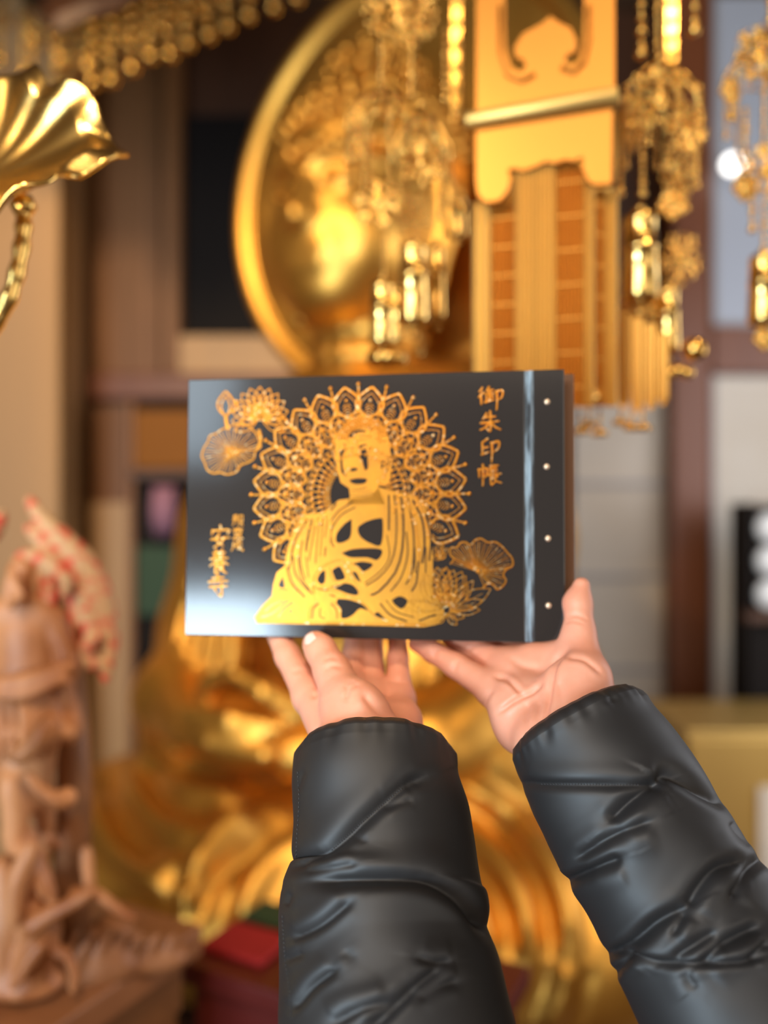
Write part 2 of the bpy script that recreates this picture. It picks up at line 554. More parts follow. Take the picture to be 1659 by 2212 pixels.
# ------------------------------------------------------------------ the book
cTL, cTR, cBR, cBL = P(410, 820, .5970), P(1222, 797, .5560), P(1218, 1390, .5490), P(395, 1372, .5900)
ex = ((cTR - cTL) + (cBR - cBL)).normalized()
ez = ((cTL - cBL) + (cTR - cBR)).normalized()
ez = (ez - ex * ez.dot(ex)).normalized()
ey = ez.cross(ex)                                        # into the book, away from the reader
bc = (cTL + cTR + cBR + cBL) / 4
BWD = ((cTR - cTL).length + (cBR - cBL).length) / 2
BHT = ((cTL - cBL).length + (cTR - cBR).length) / 2
book = empty('stamp_book', (0, 0, 0), 'wide black stamp book with gold foil seated figure held up in both hands', 'book')
book_M = Matrix(((ex.x, ey.x, ez.x, 0), (ex.y, ey.y, ez.y, 0), (ex.z, ey.z, ez.z, 0), (0, 0, 0, 1)))
book_M.translation = bc - ez * (BHT / 2)
book.matrix_world = book_M
BINV = book_M.inverted()


def B(px, py):
    """pixel on the cover -> (x, z) on the cover, metres"""
    o = BINV @ Vector((0, 0, CZ))
    q = BINV @ P(px, py, 1.0)
    r = q - o
    t = -o.y / r.y
    h = o + r * t
    return (h.x, h.z)


w2, HT = BWD / 2, BHT
gx = B(1143, 1100)[0]                                     # where the hinge groove runs
MB().box((-w2, 0, 0), (gx - .0028, .0026, HT), bevel=.0007).build('front_cover', M['cover'], book)
MB().box((gx + .0030, 0, 0), (w2, .0026, HT), bevel=.0007).build('spine_strip', M['cover'], book)
# hinge: a shallow rounded channel of the same cloth, scuffed pale; its pale streaks also imitate reflected daylight
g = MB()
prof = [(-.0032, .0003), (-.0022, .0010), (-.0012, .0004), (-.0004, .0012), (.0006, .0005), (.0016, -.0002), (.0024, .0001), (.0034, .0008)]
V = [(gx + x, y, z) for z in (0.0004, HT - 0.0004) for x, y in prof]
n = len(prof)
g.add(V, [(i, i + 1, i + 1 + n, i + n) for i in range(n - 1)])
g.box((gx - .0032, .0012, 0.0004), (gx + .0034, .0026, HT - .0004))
g.build('hinge_groove', M['sheen_wear'], book, smooth=False)
for k in range(12):
    y0 = .0030 + k * .0011
    MB().box((-w2 + .0025 + .0002 * (k % 3), y0, .002), (w2 - .0025 - .0003 * (k % 2), y0 + .0009, HT - .0025)).build('page', M['paper'], book)
MB().box((-w2, .0165, 0), (w2 + .0075, .0190, HT), bevel=.0007).build('back_cover', M['back_cover'], book)
for (x, y) in ((1182, 868), (1181, 1008), (1184, 1163), (1185, 1308)):
    u, v = B(x, y)
    MB().ball((u, 0, v), .0021, 14, 10, (1, .6, 1)).build('peg', M['peg'], book, smooth=True)


class Foil:
    """foil drawing on the cover: raised strokes, filled shapes and beads"""
    def __init__(self):
        self.mb = MB()

    def stroke(self, pts, w, lift=.00035, smooth=18, taper=(1, 1)):
        """pts on the cover in metres, w stroke width in metres; tent-shaped cross section"""
        if smooth and len(pts) > 2:
            pts = arc(pts, smooth)
        pts = [np.array(p, float)[:2] for p in pts]
        m = len(pts)
        if m < 2:
            return self
        V, F = [], []
        for i, p in enumerate(pts):
            t = pts[min(i + 1, m - 1)] - pts[max(i - 1, 0)]
            t = t / (np.linalg.norm(t) + 1e-12)
            nn = np.array((-t[1], t[0]))
            f = i / (m - 1)
            ww = w * (taper[0] + (taper[1] - taper[0]) * f) / 2
            for s, y in ((-1, -.00004), (-.45, -lift), (.45, -lift), (1, -.00004)):
                q = p + nn * ww * s
                V.append((q[0], y, q[1]))
        for i in range(m - 1):
            for k in range(3):
                a = i * 4 + k
                F.append((a, a + 1, a + 5, a + 4))
        F.append((0, 1, 2, 3))
        F.append((m * 4 - 1, m * 4 - 2, m * 4 - 3, m * 4 - 4))
        self.mb.add(V, F)
        return self

    def fill(self, pts, lift=.0002, smooth=0):
        pts = [tuple(p)[:2] for p in (arc(list(pts) + [pts[0]], smooth)[:-1] if smooth else pts)]
        tris = tessellate_polygon([[Vector((x, z, 0)) for x, z in pts]])
        m = len(pts)
        V = [(x, -lift, z) for x, z in pts] + [(x, -.00002, z) for x, z in pts]
        F = [tuple(t) for t in tris] + [(k, (k + 1) % m, (k + 1) % m + m, k + m) for k in range(m)]
        self.mb.add(V, F)
        return self

    def bead(self, c, r):
        prof = [(r, 0), (r * .8, r * .45), (r * .4, r * .65), (1e-6, r * .7)]
        self.mb.lathe(prof, 8, Matrix.Translation((c[0], 0, c[1])) @ Matrix.Rotation(math.radians(90), 4, 'X'))
        return self

    def done(self, name, parent=None, mat='foil', label=None):
        o = self.mb.build(name, M[mat], parent or book, smooth=False)
        return tag(o, label)


PXM = .5715 / FPX                                         # one pixel on the cover, metres


def Zm(x0, y0, s):
    return lambda x, y: B(x0 + x / s, y0 + y / s)


Z1, Z2, Z3, Z4 = Zm(700, 880, 8.295), Zm(540, 1060, 3.95), Zm(860, 1140, 6.144), Zm(420, 820, 5.925)


def petal_outline(base, tip, width, n=9, belly=.45):
    """pointed petal as closed outline; base, tip on the cover"""
    b, t = np.array(base), np.array(tip)
    a = t - b
    nn = np.array((-a[1], a[0])) / np.linalg.norm(a)
    L, R = [], []
    for i in range(n + 1):
        f = i / n
        s = (math.sin(math.pi * f ** (math.log(.5) / math.log(belly)))) ** .8 if 0 < f < 1 else 0
        if f > belly:
            s = (1 - ((f - belly) / (1 - belly)) ** 1.6)
        L.append(b + a * f + nn * width / 2 * s)
        R.append(b + a * f - nn * width / 2 * s)
    return [tuple(p) for p in L + R[::-1][1:-1]], [tuple(p) for p in L], [tuple(p) for p in R]


# --- the radiating mandala
mc = np.array(B(773, 1068))
RM = 236 * PXM


def pol(r, deg):
    a = math.radians(deg)
    return mc + RM * r * np.array((math.sin(a), math.cos(a)))


mand = Foil()
for r, w in ((.70, 2.6), (.66, 2.0), (.48, 2.4), (.44, 1.6), (.29, 2.2)):
    mand.stroke([pol(r, a) for a in np.linspace(-128, 114, 90)], w * PXM, smooth=0)
mandala = mand.done('mandala', label='gold foil mandala rings behind the foil figure')
for k in range(-9, 8):
    a = 7.5 + 15 * k
    if a < -128 or a > 114:
        continue
    f = Foil()
    out, L, R = petal_outline(pol(.72, a), pol(1.0, a), RM * .262)
    f.stroke(L, 7.6 * PXM, .0006, smooth=0).stroke(R, 7.6 * PXM, .0006, smooth=0)
    out, L, R = petal_outline(pol(.72, a), pol(.945, a), RM * .18)
    f.stroke(L, 2.6 * PXM, smooth=0).stroke(R, 2.6 * PXM, smooth=0)
    for q in (.74, .765, .79, .815):                      # little fan of arcs in the petal's foot
        f.stroke([pol(q, a - 2.8), pol(q + .022, a), pol(q, a + 2.8)], 2.2 * PXM, smooth=6)
    f.bead(pol(.875, a), 4.6 * PXM).bead(pol(.84, a - 1.4), 2.0 * PXM).bead(pol(.84, a + 1.4), 2.0 * PXM)
    f.done('petal', mandala)
for k in range(-8, 8):
    a = 15 * k
    f = Foil()
    f.stroke([pol(.86, a), pol(1.01, a)], 5.0 * PXM, smooth=0).bead(pol(1.02, a), 5.5 * PXM)
    f.stroke([pol(.60, a), pol(.80, a)], 3.6 * PXM, smooth=0)
    f.done('stamen', mandala)
for k in range(-8, 8):
    a = 15 * k
    f = Foil()
    for (r0, r1, wd, sw) in ((.50, .80, .20, 6.0), (.52, .72, .12, 3.6)):
        out, L, R = petal_outline(pol(r0, a), pol(r1, a), RM * wd)
        f.stroke(L, sw * PXM, smooth=0).stroke(R, sw * PXM, smooth=0)
    for q in (.55, .585, .62):
        f.stroke([pol(q, a - 3), pol(q + .02, a), pol(q, a + 3)], 2.4 * PXM, smooth=6)
    f.bead(pol(.68, a), 5.5 * PXM).bead(pol(.75, a), 4.0 * PXM)
    f.bead(pol(.655, a - 4), 3.4 * PXM).bead(pol(.655, a + 4), 3.4 * PXM)
    f.done('inner_petal', mandala)
f = Foil()
for k in range(-17, 16):
    a = 7.5 * k
    out, L, R = petal_outline(pol(.26, a), pol(.49, a), RM * .062)
    f.stroke(L, 2.6 * PXM, smooth=0).stroke(R, 2.6 * PXM, smooth=0)
    f.bead(pol(.44, a), 4.6 * PXM).bead(pol(.37, a + 3.7), 4.6 * PXM).bead(pol(.55, a + 3.7), 4.4 * PXM).bead(pol(.60, a + 3.7), 3.4 * PXM).bead(pol(.31, a), 2.6 * PXM)
f.done('inner_filigree', mandala)

# --- the seated foil figure
fig = Foil()
fig.fill([Z2(*p) for p in [(930, 60), (760, 80), (640, 180), (480, 200), (430, 260), (350, 400), (310, 540), (300, 640), (230, 700), (200, 800), (190, 900), (110, 980), (40, 1080),
         (60, 1130), (500, 1140), (1000, 1150), (1480, 1165), (1600, 1140), (1659, 1080), (1650, 960), (1560, 900), (1560, 560), (1530, 300), (1500, 150), (1420, 50), (1200, 0), (1100, -30), (1040, 40)]], .0005)
fig.fill([Z1(*p) for p in [(210, 560), (190, 900), (260, 1200), (300, 1350), (450, 1450), (470, 1600), (400, 1742), (1100, 1742), (1000, 1500), (980, 1400), (1160, 1380), (1215, 1100), (1190, 800), (1150, 500), (1050, 300), (900, 200), (700, 120), (500, 180), (350, 330), (230, 480)]], .0005)
figure = fig.done('foil_figure', mat='foil_smooth', label='gold foil seated figure drawn on the cover')
dk = Foil()
for poly in ([(870, 240), (800, 290), (740, 370), (740, 440), (800, 440), (860, 390)],
             [(930, 300), (1000, 260), (1100, 235), (1135, 260), (1120, 460), (1030, 450), (950, 400), (920, 340)],
             [(780, 530), (900, 495), (1120, 500), (1090, 590), (1000, 570), (860, 570)],
             [(880, 620), (960, 605), (1050, 630), (970, 690), (910, 640)],
             [(700, 680), (760, 645), (795, 690), (810, 750), (740, 765), (715, 720)],
             [(690, 820), (790, 790), (870, 800), (920, 850), (915, 890), (840, 880), (760, 850)],
             [(750, 920), (850, 930), (960, 970), (1020, 1030), (940, 1005), (880, 1060), (820, 1090), (780, 1080), (780, 1010), (740, 960)],
             [(280, 730), (295, 825), (245, 810)],
             [(1210, 930), (1280, 900), (1345, 940), (1300, 1005), (1240, 975)],
             [(1060, 1050), (1100, 1040), (1165, 1112), (1090, 1085)],
             [(600, 700), (640, 680), (640, 770), (610, 800), (575, 760)],
             [(870, 690), (910, 700), (945, 780), (905, 750)]):
    dk.fill([Z2(*p) for p in poly], .00062, 40)
for poly in ([(440, 520), (520, 440), (620, 400), (740, 410), (735, 440), (600, 452), (490, 545)],
             [(630, 700), (700, 660), (780, 665), (700, 700), (650, 740)],
             [(650, 775), (765, 770), (785, 1080), (735, 1115), (690, 960), (640, 880)],
             [(280, 770), (385, 760), (335, 850), (345, 1100), (410, 1235), (335, 1190), (300, 1100)],
             [(465, 1155), (500, 1090), (590, 1090), (585, 1135)],
             [(450, 1300), (600, 1272), (770, 1285), (725, 1362), (580, 1378), (490, 1350)],
             [(1020, 1080), (1040, 980), (1085, 950), (1060, 1060), (1030, 1110)],
             [(1090, 1080), (1150, 900), (1185, 960), (1120, 1160)]):
    dk.fill([Z1(*p) for p in poly], .00062, 36)
for (pts, w) in (([(1185, 40), (1187, 200), (1185, 340)], 20), ([(1230, 40), (1250, 200), (1245, 450), (1200, 620), (1100, 740), (990, 810)], 14),
                 ([(1290, 50), (1310, 250), (1300, 500), (1240, 700), (1100, 860), (1030, 890)], 22), ([(1345, 60), (1390, 300), (1400, 500), (1380, 700), (1330, 800)], 16),
                 ([(1390, 80), (1470, 250), (1490, 450), (1470, 620)], 22), ([(1500, 200), (1545, 380), (1530, 600)], 18), ([(1170, 380), (1190, 560), (1120, 680), (980, 790)], 9),
                 ([(1335, 350), (1345, 550), (1290, 740), (1200, 860)], 13), ([(1440, 600), (1420, 780), (1380, 860)], 18), ([(1405, 480), (1410, 700)], 13), ([(1500, 480), (1500, 700)], 12),
                 ([(740, 110), (690, 170)], 16), ([(900, 140), (780, 210), (700, 330), (690, 430), (720, 480)], 13), ([(880, 95), (760, 170), (690, 260)], 10),
                 ([(530, 240), (490, 420), (480, 520)], 20), ([(500, 240), (390, 420), (350, 600), (330, 680)], 14), ([(560, 300), (520, 500), (505, 600)], 10), ([(590, 260), (570, 500), (560, 620)], 9),
                 ([(625, 230), (605, 500), (600, 560)], 8), ([(645, 480), (640, 560)], 14), ([(370, 560), (385, 700), (470, 820), (540, 880)], 14), ([(410, 560), (440, 740), (510, 850)], 10),
                 ([(320, 650), (365, 790), (470, 910)], 14), ([(450, 420), (430, 600), (470, 760)], 12), ([(660, 250), (640, 400)], 8), ([(480, 560), (500, 740)], 9),
                 ([(100, 1080), (200, 1040), (330, 930)], 12), ([(130, 1030), (200, 970), (290, 940)], 12), ([(240, 1080), (290, 1010), (370, 950)], 14), ([(230, 850), (330, 845)], 8),
                 ([(530, 1090), (540, 1010), (590, 960)], 14), ([(745, 1095), (735, 1010), (690, 965)], 10), ([(600, 1000), (600, 1070), (640, 1090)], 8), ([(345, 1010), (350, 1050)], 16),
                 ([(1110, 960), (1200, 1060), (1340, 1115)], 16), ([(1160, 930), (1250, 1030), (1400, 1080)], 8), ([(560, 830), (640, 850), (690, 830)], 9), ([(680, 890), (730, 900)], 12), ([(1440, 1110), (1520, 1080), (1590, 1060)], 14)):
    dk.stroke([Z2(*p) for p in pts], (w * 1.25 + 5) / 3.95 * PXM, .00062, 14)
for (pts, w) in (([(600, 610), (680, 580), (745, 590)], 16), ([(500, 1485), (640, 1470), (770, 1430)], 22), ([(490, 1540), (660, 1530), (850, 1490)], 14), ([(480, 1590), (700, 1590), (880, 1540)], 22),
                 ([(620, 530), (720, 510), (790, 560)], 12), ([(560, 480), (680, 460), (760, 500)], 10), ([(800, 700), (830, 900), (800, 1080)], 12), ([(1160, 1560), (1165, 1742)], 26), ([(1265, 1560), (1290, 1742)], 26),
                 ([(360, 640), (390, 720)], 36), ([(430, 870), (520, 800)], 18)):
    dk.stroke([Z1(*p) for p in pts], w / 8.295 * PXM, .00062, 10)
dk.done('figure_dark_line', figure, 'cover', label='black gaps between the foil lines')
hl = Foil()
for (pts, w) in (([(550, 830), (545, 740), (620, 650), (720, 600), (790, 600)], 26), ([(790, 600), (860, 720), (930, 830)], 22), ([(680, 650), (690, 730), (720, 780)], 16), ([(580, 830), (700, 830), (850, 760)], 18),
                 ([(500, 1100), (505, 1020), (570, 950)], 20), ([(775, 1090), (765, 1000), (690, 950)], 20), ([(60, 1120), (800, 1135), (1500, 1150)], 24), ([(1330, 50), (1400, 250), (1440, 480), (1445, 600)], 22),
                 ([(1420, 60), (1480, 200), (1530, 420)], 20), ([(480, 210), (390, 380), (340, 560)], 18), ([(620, 190), (560, 240), (500, 430)], 14), ([(860, 120), (740, 210), (690, 340), (710, 460)], 16),
                 ([(1380, 620), (1360, 780)], 18), ([(300, 660), (340, 790), (450, 900)], 14), ([(520, 800), (550, 880)], 24), ([(670, 850), (780, 880), (960, 960), (1050, 1060), (1170, 1110)], 20), ([(830, 610), (920, 650), (980, 720)], 20)):
    hl.stroke([Z2(*p) for p in pts], w / 3.95 * PXM, .0010, 16)
for (pts, w) in (([(380, 480), (430, 560), (420, 640)], 40), ([(540, 560), (590, 680), (640, 790), (610, 880), (680, 1000), (720, 1120)], 46), ([(370, 800), (360, 870)], 60), ([(350, 1220), (460, 1080)], 40), ([(840, 300), (960, 440), (1010, 640)], 60),
                 ([(1180, 880), (1120, 1080), (1060, 1280)], 50), ([(960, 1320), (1060, 1400), (1160, 1370)], 40)):
    hl.stroke([Z1(*p) for p in pts], w / 8.295 * PXM, .0011, 12)
hl.done('figure_raised_line', figure, 'foil')
hair = Foil()
for ring in range(5):
    for k in range(22 - ring):
        a = math.radians(-78 + 150 * k / (21 - ring))
        r = 470 - ring * 46
        x, y = 690 + r * math.sin(a) * .98, 620 - r * math.cos(a) * .95
        if x > 860 and y > 380 and ring > 2: continue
        c = Z1(x, y)
        hair.mb.lathe([(2.9 * PXM, .0004), (2.3 * PXM, .0010), (1.2 * PXM, .0013), (1e-6, .00135)], 7, Matrix.Translation((c[0], 0, c[1])) @ Matrix.Rotation(math.radians(90), 4, 'X'))
hair.done('hair_curl', figure)


# --- lotus flowers, buds and leaves
def lotus_leaf(cpt, edge, zf, nv, name, label):
    f = Foil()
    pts = [zf(*p) for p in edge]
    f.stroke(pts, 4.6 * PXM, smooth=len(pts) * 4)
    E = arc(pts, len(pts) * 6)
    c = np.array(zf(*cpt))
    for k in range(nv):
        e = np.array(E[int((k + .5) / nv * (len(E) - 1))])
        f.stroke([c + (e - c) * .10, c + (e - c) * .93], (2.4 if k % 2 else 1.4) * PXM, smooth=0, taper=(.8, 1.1))
    f.stroke([c - np.array((4 * PXM, 0)), c + np.array((4 * PXM, PXM))], 8 * PXM, smooth=0)
    return f.done(name, label=label)


lotus_leaf((1060, 585), [(690, 480), (740, 420), (690, 350), (700, 270), (780, 260), (830, 200), (900, 195), (960, 230), (1020, 165), (1100, 145), (1190, 195), (1290, 190), (1380, 250), (1450, 330), (1510, 400), (1520, 500), (1440, 550),
                         (1395, 620), (1430, 700), (1380, 780), (1310, 815), (1270, 760), (1190, 740), (1120, 800)], Z3, 46, 'foil_lotus_leaf', 'lacy foil lotus leaf low on the cover')
lotus_leaf((490, 930), [(830, 780), (850, 860), (780, 920), (760, 1010), (690, 1060), (590, 1100), (540, 1180), (420, 1215), (330, 1190), (250, 1200), (170, 1160), (130, 1060), (95, 980), (120, 880), (170, 800), (200, 720), (280, 690),
                        (350, 640), (450, 600), (560, 560), (680, 590), (780, 680), (830, 780)], Z4, 44, 'foil_lotus_leaf', 'pale foil lotus leaf in the upper corner of the cover')


def flower(name, label, zf, petals, w=3.4):
    root = None
    fl = Foil()
    for i, (b, t, wd) in enumerate(petals):
        bb, tt = zf(*b), zf(*t)
        L0 = np.linalg.norm(np.array(tt) - np.array(bb))
        out, L, R = petal_outline(bb, tt, wd * L0, belly=.6)
        if root is None:
            root = Foil().stroke(L, w * PXM, smooth=0).stroke(R, w * PXM, smooth=0).done(name, label=label)
            continue
        f = Foil().stroke(L, w * PXM, .0005, smooth=0).stroke(R, w * PXM, .0005, smooth=0)
        m = np.array(bb) + (np.array(tt) - np.array(bb)) * np.array([[.25], [.8]])
        f.stroke([m[0], m[1]], 1.6 * PXM, .0004, smooth=0)
        f.done('foil_petal', root)
    return root


pet = []
for k in range(13):                                       # corner flower: three whorls
    a = math.radians(-120 + 240 * k / 12)
    pet.append(((840, 480), (840 + 400 * math.sin(a) * .92, 470 - 385 * math.cos(a) * .98), .42))
for k in range(10):
    a = math.radians(-100 + 200 * k / 9)
    pet.append(((850, 500), (850 + 270 * math.sin(a), 480 - 260 * math.cos(a)), .46))
for k in range(7):
    a = math.radians(-70 + 140 * k / 6)
    pet.append(((850, 520), (850 + 150 * math.sin(a), 500 - 150 * math.cos(a)), .5))
flower('foil_lotus_flower', 'full foil lotus flower in the upper corner of the cover', Z4, pet)
f = Foil()
o1, L, R = petal_outline(Z4(400, 470), Z4(400, 150), 230 / 5.925 * PXM, belly=.5)
f.stroke(L, 5 * PXM, smooth=0).stroke(R, 5 * PXM, smooth=0)
o1, L, R = petal_outline(Z4(400, 470), Z4(400, 210), 120 / 5.925 * PXM, belly=.5)
f.stroke(L, 4 * PXM, smooth=0).stroke(R, 4 * PXM, smooth=0)
f.stroke([Z4(400, 460), Z4(410, 560), Z4(430, 640)], 10 * PXM).stroke([Z4(520, 260), Z4(560, 330), Z4(500, 430)], 5 * PXM)
f.stroke([Z4(820, 640), Z4(850, 760), Z4(800, 900)], 8 * PXM)
f.done('foil_lotus_bud', label='pointed foil lotus bud beside the corner flower')
pet = []
for (tip, wd) in (((150, 750), .34), ((290, 720), .4), ((350, 600), .36), ((470, 640), .4), ((520, 520), .36), ((640, 520), .36), ((740, 560), .36), ((850, 580), .4), ((900, 640), .4), ((60, 1010), .3), ((180, 1010), .3)):
    pet.append(((590, 1080), tip, wd))
for (tip, wd) in (((1230, 810), .34), ((1120, 960), .3), ((1090, 1090), .3), ((930, 760), .36), ((1000, 700), .3)):
    pet.append(((680, 1110), tip, wd))
for (tip, wd) in (((300, 1270), .3), ((500, 1270), .5), ((880, 1190), .4), ((780, 1290), .5)):
    pet.append(((640, 1140), tip, wd))
for (tip, wd) in (((440, 900), .34), ((520, 800), .3), ((600, 740), .3), ((700, 800), .3), ((760, 760), .34), ((830, 900), .34)):
    pet.append(((610, 1060), tip, wd))
flower('foil_lotus_flower', 'open foil lotus flower beside the lacy leaf', Z3, pet, 3.0)
f = Foil()
for k in range(60):
    x, y = random.uniform(430, 720), random.uniform(540, 940)
    f.bead(Z3(x, y), random.uniform(1.6, 2.6) * PXM)
for (x, y) in ((530, 200), (480, 260), (580, 260), (660, 270), (550, 370), (460, 380), (640, 340), (600, 220), (520, 320)):
    out, L, R = petal_outline(Z3(555, 420), Z3(x, y), 60 / 6.144 * PXM)
    f.stroke(L, 2.2 * PXM, smooth=0).stroke(R, 2.2 * PXM, smooth=0)
f.done('foil_lotus_stamen', label='cluster of foil stamens in the open lotus')

# --- brushed characters
GLYPH = {
    'go': [[(18, 8), (8, 24)], [(22, 26), (6, 46)], [(14, 42), (15, 76)], [(44, 4), (34, 20)], [(34, 20), (60, 16)], [(30, 34), (62, 30)], [(46, 18), (46, 60)], [(34, 44), (34, 64)], [(46, 46), (60, 43)], [(28, 68), (62, 56)],
           [(70, 22), (94, 18), (92, 44), (82, 54)], [(72, 22), (74, 60), (72, 98)]],
    'shu': [[(34, 10), (18, 34)], [(26, 26), (72, 22)], [(10, 50), (86, 42)], [(50, 2), (52, 50), (50, 84), (36, 74)], [(48, 48), (32, 66), (8, 78)], [(54, 50), (72, 66), (94, 76)]],
    'in': [[(40, 6), (18, 20)], [(18, 20), (18, 66)], [(18, 42), (42, 38)], [(16, 68), (44, 58)], [(56, 22), (90, 16), (86, 44), (70, 56)], [(58, 22), (60, 60), (58, 98)]],
    'cho': [[(8, 26), (10, 60)], [(8, 28), (40, 22), (38, 54), (30, 58)], [(24, 6), (25, 50), (24, 96)], [(54, 10), (56, 50)], [(54, 10), (86, 8)], [(56, 22), (80, 20)], [(56, 34), (80, 32)], [(46, 50), (96, 44)], [(56, 52), (58, 92), (72, 82)], [(84, 54), (68, 68)], [(66, 60), (78, 76), (98, 84)]],
    'an': [[(50, 4), (54, 16)], [(14, 24), (12, 42)], [(14, 26), (90, 22), (84, 38)], [(46, 38), (30, 64), (64, 88)], [(70, 54), (52, 78), (20, 94)], [(8, 62), (94, 54)]],
    'yo': [[(36, 2), (42, 12)], [(66, 2), (58, 12)], [(24, 16), (78, 14)], [(28, 28), (74, 26)], [(12, 40), (90, 36)], [(50, 14), (50, 40)], [(46, 42), (10, 68)], [(54, 42), (92, 62)], [(36, 56), (66, 54), (64, 74), (36, 76)], [(36, 56), (34, 96), (52, 88)], [(38, 66), (64, 64)], [(70, 76), (60, 84)], [(54, 78), (84, 96)]],
    'ji': [[(26, 16), (76, 12)], [(50, 2), (50, 28)], [(10, 32), (92, 28)], [(14, 54), (90, 50)], [(66, 40), (66, 92), (50, 84)], [(34, 62), (44, 74)]],
    's1': [[(20, 10), (20, 60), (10, 90)], [(20, 12), (46, 10), (46, 80)], [(12, 44), (54, 40)], [(32, 22), (34, 34)], [(66, 10), (62, 34)], [(66, 12), (88, 10), (88, 34)], [(60, 50), (90, 48), (64, 92)], [(66, 62), (92, 90)]],
    's2': [[(14, 20), (90, 16)], [(50, 4), (50, 40)], [(24, 30), (76, 28), (74, 50), (26, 52), (24, 30)], [(30, 66), (72, 64)], [(50, 54), (50, 94)], [(30, 74), (16, 92)], [(70, 72), (88, 90)], [(12, 94), (90, 90)]],
    's3': [[(20, 30), (84, 24)], [(22, 30), (18, 70), (6, 92)], [(24, 52), (48, 50), (46, 74)], [(58, 6), (64, 60), (92, 92), (94, 74)], [(84, 44), (56, 82)], [(74, 8), (84, 18)]],
}


def glyph(name, key, px, py, w, h, sw, label=None):
    f = Foil()
    for st in GLYPH[key]:
        pts = [B(px + x / 100 * w, py + y / 100 * h) for x, y in st]
        f.stroke(pts, sw * PXM, .0006, 12 if len(pts) > 2 else 0, taper=(1.15, .85))
        f.bead(pts[0], sw * .56 * PXM).bead(pts[-1], sw * .44 * PXM)
    return f.done(name, label=label)


for key, x, y, w, h in (('go', 1031, 834, 58, 52), ('shu', 1034, 888, 50, 52), ('in', 1033, 945, 50, 54), ('cho', 1030, 1001, 54, 50)):
    glyph('foil_character', key, x, y, w, h, 5.6, 'brushed gold character of the book title')
for key, x, y, w, h in (('an', 453, 1133, 46, 52), ('yo', 449, 1186, 48, 54), ('ji', 446, 1241, 50, 50)):
    glyph('foil_character', key, x, y, w, h, 5.0, 'brushed gold character of the temple name')
for key, x, y, w, h in (('s1', 500, 1111, 28, 27), ('s2', 500, 1138, 28, 28), ('s3', 498, 1165, 29, 27)):
    glyph('foil_character', key, x, y, w, h, 3.2, 'small brushed gold character beside the temple name')

# ------------------------------------------------------------------ person: two hands and padded sleeves
person = empty('person', P(1000, 2600, .40), 'person in a black padded jacket holding the book up with both hands', 'person')
PI_ = Matrix.Translation(-person.location)


def pr(rpx, d):
    return rpx / FPX * d


def seg_dist(px, py, pts):
    """distance and signed side of pixels to a polyline, and how far along it (0..1)"""
    best = np.full(px.shape, 1e9)
    side = np.zeros(px.shape)
    along = np.zeros(px.shape)
    n = len(pts) - 1
    for i in range(n):
        (ax, ay), (bx, by) = pts[i], pts[i + 1]
        dx, dy = bx - ax, by - ay
        L2 = dx * dx + dy * dy
        t = np.clip(((px - ax) * dx + (py - ay) * dy) / L2, 0, 1)
        qx, qy = px - ax - dx * t, py - ay - dy * t
        d = np.hypot(qx, qy)
        m = d < best
        best = np.where(m, d, best)
        side = np.where(m, np.sign(dx * qy - dy * qx), side)
        along = np.where(m, (i + t) / n, along)
    return best, side, along


def vnormals(V, F):
    n = np.cross(V[F[:, 2]] - V[F[:, 0]], V[F[:, 3]] - V[F[:, 1]])
    N = np.zeros_like(V)
    for c in range(4):
        for a in range(3):
            N[:, a] += np.bincount(F[:, c], n[:, a], len(V))
    return N / (np.linalg.norm(N, axis=1)[:, None] + 1e-12)


def hand(name, prims, vox, label, creases=()):
    V, F = solid(prims, vox)
    V = relax(V, F, 3, .5)
    N = vnormals(V, F)
    px, py = CX + V[:, 0] / V[:, 1] * FPX, CY - (V[:, 2] - CZ) / V[:, 1] * FPX
    view = V - np.array((0, 0, CZ))
    front = np.clip(-(view * N).sum(1) / np.linalg.norm(view, axis=1) * 2.5 + .2, 0, 1)
    near = np.full(len(V), True)
    disp = np.zeros(len(V))
    for (pts, dep, wid, dmax) in creases:
        d, sd, al = seg_dist(px, py, [tuple(p) for p in arc(pts, 14)] if len(pts) > 2 else pts)
        fade = np.clip(np.minimum(al, 1 - al) * 6 + .3, 0, 1)
        disp -= front * (V[:, 1] < dmax) * dep * .001 * fade * (np.exp(-(d / wid) ** 2) - .35 * np.exp(-((d - 2.2 * wid) / (1.3 * wid)) ** 2))
    V = V + N * disp[:, None]
    o = mesh_np(name, V - np.array(person.location), F, M['skin'], person)
    return tag(o, label)


def fing(pts, radii, k=.004):
    return chain([P(*p) for p in pts], radii, k)


def nail(tip, toward, up, r, parent):
    """small curved plate lying on the finger end"""
    z = Vector(up).normalized()
    x = Vector(toward).normalized()
    x = (x - z * x.dot(z)).normalized()
    y = z.cross(x)
    mb = MB()
    n, m = 8, 8
    V, F = [], []
    for i in range(n + 1):
        for j in range(m + 1):
            u, v = i / n * 2 - 1, j / m * 2 - 1
            s = (1 - .28 * max(0, u) ** 2 - .12 * max(0, -u) ** 2)
            V.append(Vector(tip) + x * u * r * 1.15 + y * v * r * .82 * s + z * (-(v * v) * r * .30 - max(0, u) ** 2 * r * .18))
    for i in range(n):
        for j in range(m):
            a = i * (m + 1) + j
            F.append((a, a + 1, a + m + 2, a + m + 1))
    mb.add([PI_ @ v for v in V], F)
    return mb.build('fingernail', M['nail'], parent, smooth=True)


